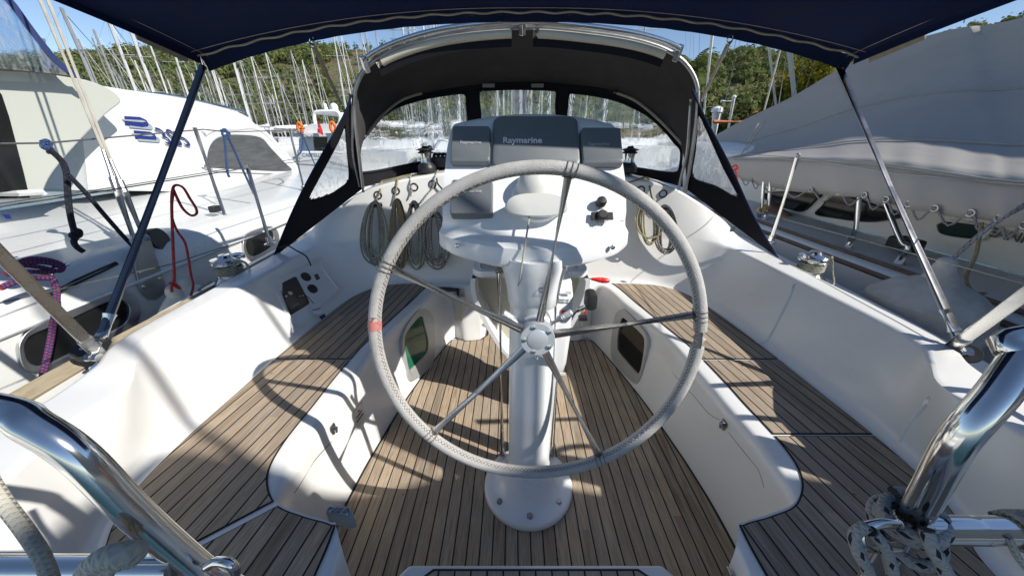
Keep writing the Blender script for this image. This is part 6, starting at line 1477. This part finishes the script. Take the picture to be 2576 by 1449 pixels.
cl_ = thing('deck_cleat', 'steel cleat on the catamaran deck edge holding the red and navy rope', 'cleat', P(118, 695, X=-2.28))
bm = B(); tube(bm, wpth([(60, 690), (115, 684), (170, 664)], -2.25), [.010, .018, .010], 10); obj('horns', bm, 'steel', cl_)
bm = B(); cyl(bm, P(118, 705, X=-2.26), P(118, 686, X=-2.26), .022, n=14); obj('stem', bm, 'steel', cl_)
t = thing('deck_block', 'black sheave block on the catamaran gunwale behind the strut', 'block', P(392, 603, X=-2.32)); bm = B(); lathe(bm, [(0, -.03), (.07, -.03), (.075, 0), (.07, .03), (0, .03)], P(392, 604, X=-2.34), (1, .2, .2), 24); obj('body', bm, 'black_plastic', t)
t = thing('cam_cleat', 'small black fitting at the foot of the nearer catamaran stanchion', 'cleat', P(540, 527, X=-2.42)); bm = B(); box(bm, P(540, 526, X=-2.42), (.05, .07, .05)); obj('body', bm, 'black_plastic', t, bevel=.008)
t = thing('tape_mark', 'small square of blue tape on the catamaran hull at far left', 'tape', P(16, 545, X=-2.4)); bm = B(); prism(bm, wpth([(5, 539), (22, 539), (30, 551), (14, 551)], -2.38), NX, 0, .002); obj('patch', bm, 'navy_print', t, smooth=False)
# fenders between the boats
def fender(x, y, X_, r, h_, m_top, m_sock, lab):
    c_ = P(x, y, X=X_); t = thing('fender', lab, 'fender', c_, 'fenders between the hulls')
    bm = B(); lathe(bm, [(0, .0), (.028, .0), (.036, -.02), (.036, -.05), (r * .55, -.08), (r * .85, -.13), (r, -.18), (0, -.18)], c_, n=32); e = obj('top', bm, m_top, t)
    bm = B(); lathe(bm, [(0, -.17), (r * .96, -.17), (r * 1.03, -.19), (r * 1.05, -.5), (r * .9, -h_), (r * .3, -h_ - .1), (0, -h_ - .1)], c_, n=32); obj('sock', bm, m_sock, t)
    return t
mat('sock_maroon', (0.04, 0.02, 0.035), 0.95, var=0.3, sc=50, bump=0.5, bs=300)
fender(432, 722, -1.93, .115, .6, 'fender_white', 'fender_sock', 'cream fender with a blue sock hung between the hulls')
fender(462, 700, -2.12, .13, .6, 'fender_white', 'sock_maroon', 'pale fender with a dark maroon sock behind the blue one')
t = thing('red_cord', 'thin red cord looped over our lifeline and tied to the cream fender', 'cord', P(440, 470, X=-1.75))
hose('line', wpth([(433, 735), (432, 722), (440, 715), (452, 726), (436, 718), (428, 712), (438, 706), (436, 640), (433, 560), (432, 500), (436, 472), (446, 466), (462, 474), (478, 500), (493, 524), (494, 538), (480, 542), (460, 525), (444, 495), (436, 476)], -1.78), .0062, 'rope_red', t, n=8)
hose('line', wpth([(436, 480), (432, 540), (445, 580), (465, 610), (474, 650), (480, 690), (486, 720), (476, 755)], -1.79), .0055, 'rope_red', t, n=8)

# ================================================================== COVERED BOAT alongside at right
cb = thing('covered_sailboat', 'sailing boat under a big grey winter tarp on the starboard side', 'sailboat', (3.4, 4, -.45))
def GX(y): return 2.40 + max(0, (y - 3.5)) * .035 + max(0, (y - 6) / 6) ** 2 * .8
rows = []
for y in [-5 + .5 * i for i in range(35)]:
    g_ = GX(y); rows.append([V((x, y, z)) for x, z in ((g_ + .5, -.8), (g_ + .12, -.35), (g_ + .03, .1), (g_, .50), (g_ + .0, .555), (g_ + .02, .575), (g_ + .08, .585), (g_ + .55, .60), (g_ + .68, .61))])
bm = B(); grid(bm, rows); obj('hull', bm, 'hull_side', cb, ang=50)
bm = B(); pts = [V((GX(y) - .012, y, .545)) for y in [-5 + .5 * i for i in range(35)]]; tube(bm, pts, .018, 4, up=(0, 0, 1)); obj('rubbing_strake', bm, 'old_teak', cb, smooth=False)
bm = B(); pts = [V((GX(y) + .07, y, .60)) for y in [-5 + .5 * i for i in range(35)]]; tube(bm, pts, .015, 4, up=(0, 0, 1)); obj('toe_rail', bm, 'old_teak', cb, smooth=False)
rows = []
XCB = 3.15
for y in [-4 + .5 * i for i in range(25)]:
    k = max(0, (y - 5) / 4) ** 2 * .4; rows.append([V((x + k, y, z)) for x, z in ((XCB, .60), (XCB + .004, .66), (XCB + .01, .80), (XCB + .03, 1.12), (XCB + .12, 1.2), (XCB + .4, 1.27), (XCB + 1.2, 1.33))])
bm = B(); grid(bm, rows); obj('cabin', bm, 'gelcoat_old', cb, ang=50)
def C6(c): return [(1716 + .3354 * x, 481.4 + .3354 * y) for x, y in c]
def cabside(poly): return [P(x, y, X=XCB - .002 + .0) for x, y in C6(poly)]
for pl, m_ in (([(600, 30), (700, 8), (880, 5), (1045, 15), (1000, 70), (915, 147), (820, 135), (700, 95)], 'smoke_glass'), ([(1130, 32), (1250, 38), (1400, 90), (1560, 140), (1665, 182), (1580, 205), (1430, 225), (1270, 215), (1130, 195), (1008, 170), (1060, 110)], 'smoke_glass')):
    q = catmull(cabside(pl), 4, True); bm = B(); prism(bm, q, NX, -.012, .05); f = obj('cabin_window', bm, m_, cb)
    bm = B(); tube(bm, [p - NX * .012 for p in q], .007, 5, closed=True); obj('window_seal', bm, 'black_rubber', f)
o_ = catmull(cabside([(1885, 260), (1900, 232), (1980, 215), (2180, 232), (2330, 265), (2335, 300), (2290, 345), (2230, 372), (2080, 360), (1920, 325)]), 4, True)
ce = sum(o_, V((0, 0, 0))) / len(o_); i_ = [p.lerp(ce, .2) for p in o_]
bm = B(); ringprism(bm, o_, i_, NX, -.018, .05); f = obj('portlight', bm, 'gelcoat_old', cb, bevel=.004); bm = B(); prism(bm, i_, NX, -.006, .03); obj('glass', bm, 'dark_green_glass', f)
text('name_lettering', 'EANNE', .085, 'dark_print', cb, P(*C6([(2500, 345)])[0], X=XCB - .004), (0, -1, 0), (0, 0, 1), bold=.001)
# tarp
st = [((1796, 343), (1826, 399), (1850, 445), 2.85), ((1850, 313), (1872, 399), (1885, 458), 2.72), ((1907, 285), (1924, 399), (1930, 470), 2.62), ((1998, 241), (2040, 402), (2040, 487), 2.52), ((2105, 178), (2152, 408), (2150, 498), 2.48), ((2210, 130), (2250, 418), (2240, 516), 2.47), ((2320, 94), (2350, 432), (2335, 535), 2.46), ((2420, 70), (2484, 453), (2475, 556), 2.46), ((2576, 44), (2576, 462), (2576, 582), 2.45)]
RG, ED, HM = [], [], []
for r_, e_, h_, xe in st: RG.append(P(*r_, X=4.25)); ED.append(P(*e_, X=xe)); HM.append(P(*h_, X=xe - .03))
for y, rz_, rx_ in ((2.2, 2.42, 4.15), (1.2, 2.3, 3.9), (.4, 2.2, 3.5), (-.08, 2.05, 3.1), (-.27, 2.12, 3.0), (-.42, 2.72, 3.0), (-.7, 3.08, 3.0), (-.9, 3.38, 3.0), (-1.02, 3.62, 3.0), (-1.12, 3.98, 3.0), (-1.3, 4.08, 3.0), (-2.1, 4.12, 3.05), (-3.2, 4.1, 3.1)):  # unseen aft end raised into an invented tent, heights set to shade the cockpit
    RG.append(V((rx_, y, rz_))); ED.append(V((2.45, min(y, ED[-1].y - .3), 1.18))); HM.append(V((2.42, min(y, HM[-1].y - .3), .96)))
RG, ED, HM = (catmull(q, 8) for q in (RG, ED, HM))
rows = []
def wob(p, a, fq=1.0): return a * mn.noise(V((p.x * 1.2 * fq, p.y * 1.1 * fq, p.z * 2.0 * fq)))
far = [V((p.x + 1.4, p.y, p.z - .9)) for p in RG]
rows.append(far); rows.append([RG[i].lerp(far[i], .5) for i in range(len(RG))])
for k in range(19):
    t = k / 18; r = []
    for i in range(len(RG)):
        p = RG[i].lerp(ED[i], t); sag = -.20 * math.sin(math.pi * t ** .85); nn = V((-.6, 0, .8)); p = p + nn * (sag + wob(p, .022, 1.0) * math.sin(math.pi * min(1, t + .05)) + .0025 * math.sin(i * .9 + t * 7) * t * t); r.append(p)
    rows.append(r)
for k in range(1, 6):
    t = k / 5; rows.append([ED[i].lerp(HM[i], t) + V((-.02 * math.sin(math.pi * t) + .014 * math.sin(i * .8) * t, 0, .004 * math.sin(i * .8 + 1) * t)) for i in range(len(ED))])
bm = B(); grid(bm, rows); tp_ = obj('tarp_with_shade_tent', bm, 'tarp', cb, ang=80)
md = tp_.modifiers.new('t', 'SOLIDIFY'); md.thickness = .006
for kk, i0_, i1_ in ((7, 0, 110), (14, 8, 110)):
    sm_ = [rows[2 + kk][i] + V((-.006, 0, .008)) for i in range(i0_, min(i1_, len(RG)))]; bm = B(); tube(bm, sm_, .005, 5); obj('tarp_seam', bm, 'tarp_skirt', cb)
bm = B(); tube(bm, [p - V((.012, 0, 0)) for p in ED], .012, 6); obj('tarp_edge_fold', bm, 'tarp_skirt', cb)
bm = B(); L_ = []
for i in range(4, len(HM), 5):
    p = HM[i] + V((-.012, 0, .03)); bm2 = B(); tube(bm2, [p + V((0, .018 * math.cos(R(a)), .018 * math.sin(R(a)))) for a in range(0, 360, 40)], .005, 6, closed=True); ey = obj('eyelet', bm2, 'dull_steel', cb)
    L_.append(p)
bm.free(); bm = B(); pts = []
for a, b2 in zip(L_[:-1], L_[1:]): pts += [a, a.lerp(b2, .5) + V((.02, 0, -.085))]
tube(bm, catmull(pts, 4), .006, 5); obj('lacing_line', bm, 'rope_grey', cb)
for i_, (a, b2) in enumerate((((2158, 492), (2132, 627)), ((2228, 512), (2262, 663)), ((1918, 470), (1905, 560)), ((1935, 470), (1922, 555)))):
    f_ = P(*b2, X=2.62); tp2 = P(*a, X=2.60); t = thing('stanchion', ['upright stanchion of the covered boat, left of the bent one', 'bent stanchion of the covered boat near the black cleat', 'stanchion of the covered boat furthest forward', 'second forward stanchion of the covered boat by the hood'][i_], 'stanchion', f_, 'stanchions of the covered boat')
    bm = B(); tube(bm, [f_, f_ + V((0, 0, .16)), tp2 + V((0, 0, .05))] if i_ != 1 else catmull([f_, f_ + V((0, 0, .12)), tp2.lerp(f_, .6) + V((0, -.05, 0)), tp2], 5), .016, 12); obj('post', bm, 'steel', t)
    bm = B(); tube(bm, [f_, f_ + V((0, 0, .10))], .028, 14); obj('socket', bm, 'dull_steel', t)
t = thing('bow_cleat', 'black mooring cleat on the deck of the covered boat', 'cleat', P(2275, 622, X=2.85)); bm = B(); box(bm, P(2277, 615, X=2.85), (.13, .17, .10)); obj('body', bm, 'black_plastic', t, bevel=.02)
bm = B(); tube(bm, [P(2252, 622, X=2.85), P(2277, 603, X=2.85), P(2300, 625, X=2.85)], .03, 10); obj('horn', bm, 'black_plastic', t)
t = thing('yellow_float', 'small yellow float tucked on the covered boat deck by the hood', 'float', P(1925, 535, X=2.9)); bm = B(); bmesh.ops.create_uvsphere(bm, u_segments=16, v_segments=10, radius=.08, matrix=Matrix.Translation(P(1923, 532, X=2.9))); obj('ball', bm, 'yellow_plastic', t)
bm = B(); tube(bm, [P(1905, 545, X=2.95), P(1940, 530, X=2.95), P(1985, 545, X=2.95)], [.05, .09, .03], 10); obj('leather_wrap', bm, 'brown_leather', t)
# covered round fender
c_ = P(2390, 655, X=2.12); t = thing('fender', 'big fender wrapped in grubby plastic against the covered boat', 'fender', c_, 'fenders between the hulls')
bm = B(); lathe(bm, [(0, .02), (.035, .0), (.05, -.05), (.07, -.10), (.16, -.15), (.235, -.22), (.25, -.32), (.23, -.45), (.25, -.6), (.22, -.8), (.1, -.95), (0, -1.0)], c_, n=36)
for v in bm.verts: v.co += V((wob(v.co * 4, .02), wob(v.co * 4 + V((3, 0, 0)), .02), 0))
obj('wrapping', bm, 'fender_cover', t)
hose('cord', [c_ + V((0, 0, -.02)), c_ + V((.10, .0, .16)), c_ + V((.36, .05, .36))], .007, 'rope_grey', t)
hose('cord', [c_ + V((.0, 0, .0)), c_ + V((.13, .03, .15)), c_ + V((.42, .06, .34))], .005, 'rope_grey', t)
hose('hanging_tail', [P(2470, 560, X=2.42), P(2455, 640, X=2.40), P(2430, 700, X=2.36), P(2450, 735, X=2.36), P(2480, 738, X=2.36)], .008, 'tan_webbing' if False else 'rope_tan', t)
t = thing('red_tie', 'pink-red tie knotted on the rope beside the spray hood', 'tie', P(1848, 425, X=2.0)); hose('knot', wpth([(1843, 420), (1852, 416), (1856, 424), (1846, 428), (1844, 440), (1846, 460)], 2.0), .009, 'rope_red', t); hose('tail', wpth([(1850, 426), (1854, 445), (1856, 466)], 2.0), .008, 'rope_red', t)

# unseen lifebuoy and rail added on our starboard quarter to dapple the seat
hb = thing('shade_lifebuoy', 'orange horseshoe lifebuoy added out of view to shade the starboard seat', 'lifebuoy', (1.50, .30, .75))
bm = B(); tube(bm, catmull([V((1.52 - .05 * math.sin(R(a)), .30 + .21 * math.cos(R(a)), 1.02 + .25 * math.sin(R(a)))) for a in range(-60, 241, 30)], 4), .062, 12); obj('buoy', bm, 'orange_plastic', hb)
ob = thing('shade_quarter_rail', 'stainless quarter rail added out of view to dapple the starboard seat', 'guard rail', (1.5, .1, .6))
bm = B(); tube(bm, catmull([V((1.56, .78, .62)), V((1.56, .62, 1.10)), V((1.55, .40, 1.26)), V((1.53, .0, 1.28)), V((1.40, -.35, 1.28)), V((1.0, -.5, 1.28))], 6), .0135, 12); tube(bm, [V((1.56, .70, .90)), V((1.54, .0, .92)), V((1.40, -.35, .92))], .011, 10); obj('tube', bm, 'steel', ob)

for k_, (y_, h_) in enumerate(((-.80, 5.2), (-.22, 5.0))):  # unseen poles added to throw soft shadow lines on the port coaming
    ap = thing('shadow_pole', ['taller grey pole added out of view to cast a shadow line', 'shorter grey pole added out of view to cast a shadow line'][k_], 'pole', (2.47, y_, .58), 'added shadow poles on the covered boat')
    bm = B(); tube(bm, [(2.47, y_, .58), (2.47, y_, h_)], .017, 10); obj('pole', bm, 'aluminium', ap)
    bm = B(); lathe(bm, [(0, 0), (.045, 0), (.04, .01), (.022, .06), (0, .06)], (2.47, y_, .58), n=16); obj('foot', bm, 'steel', ap)
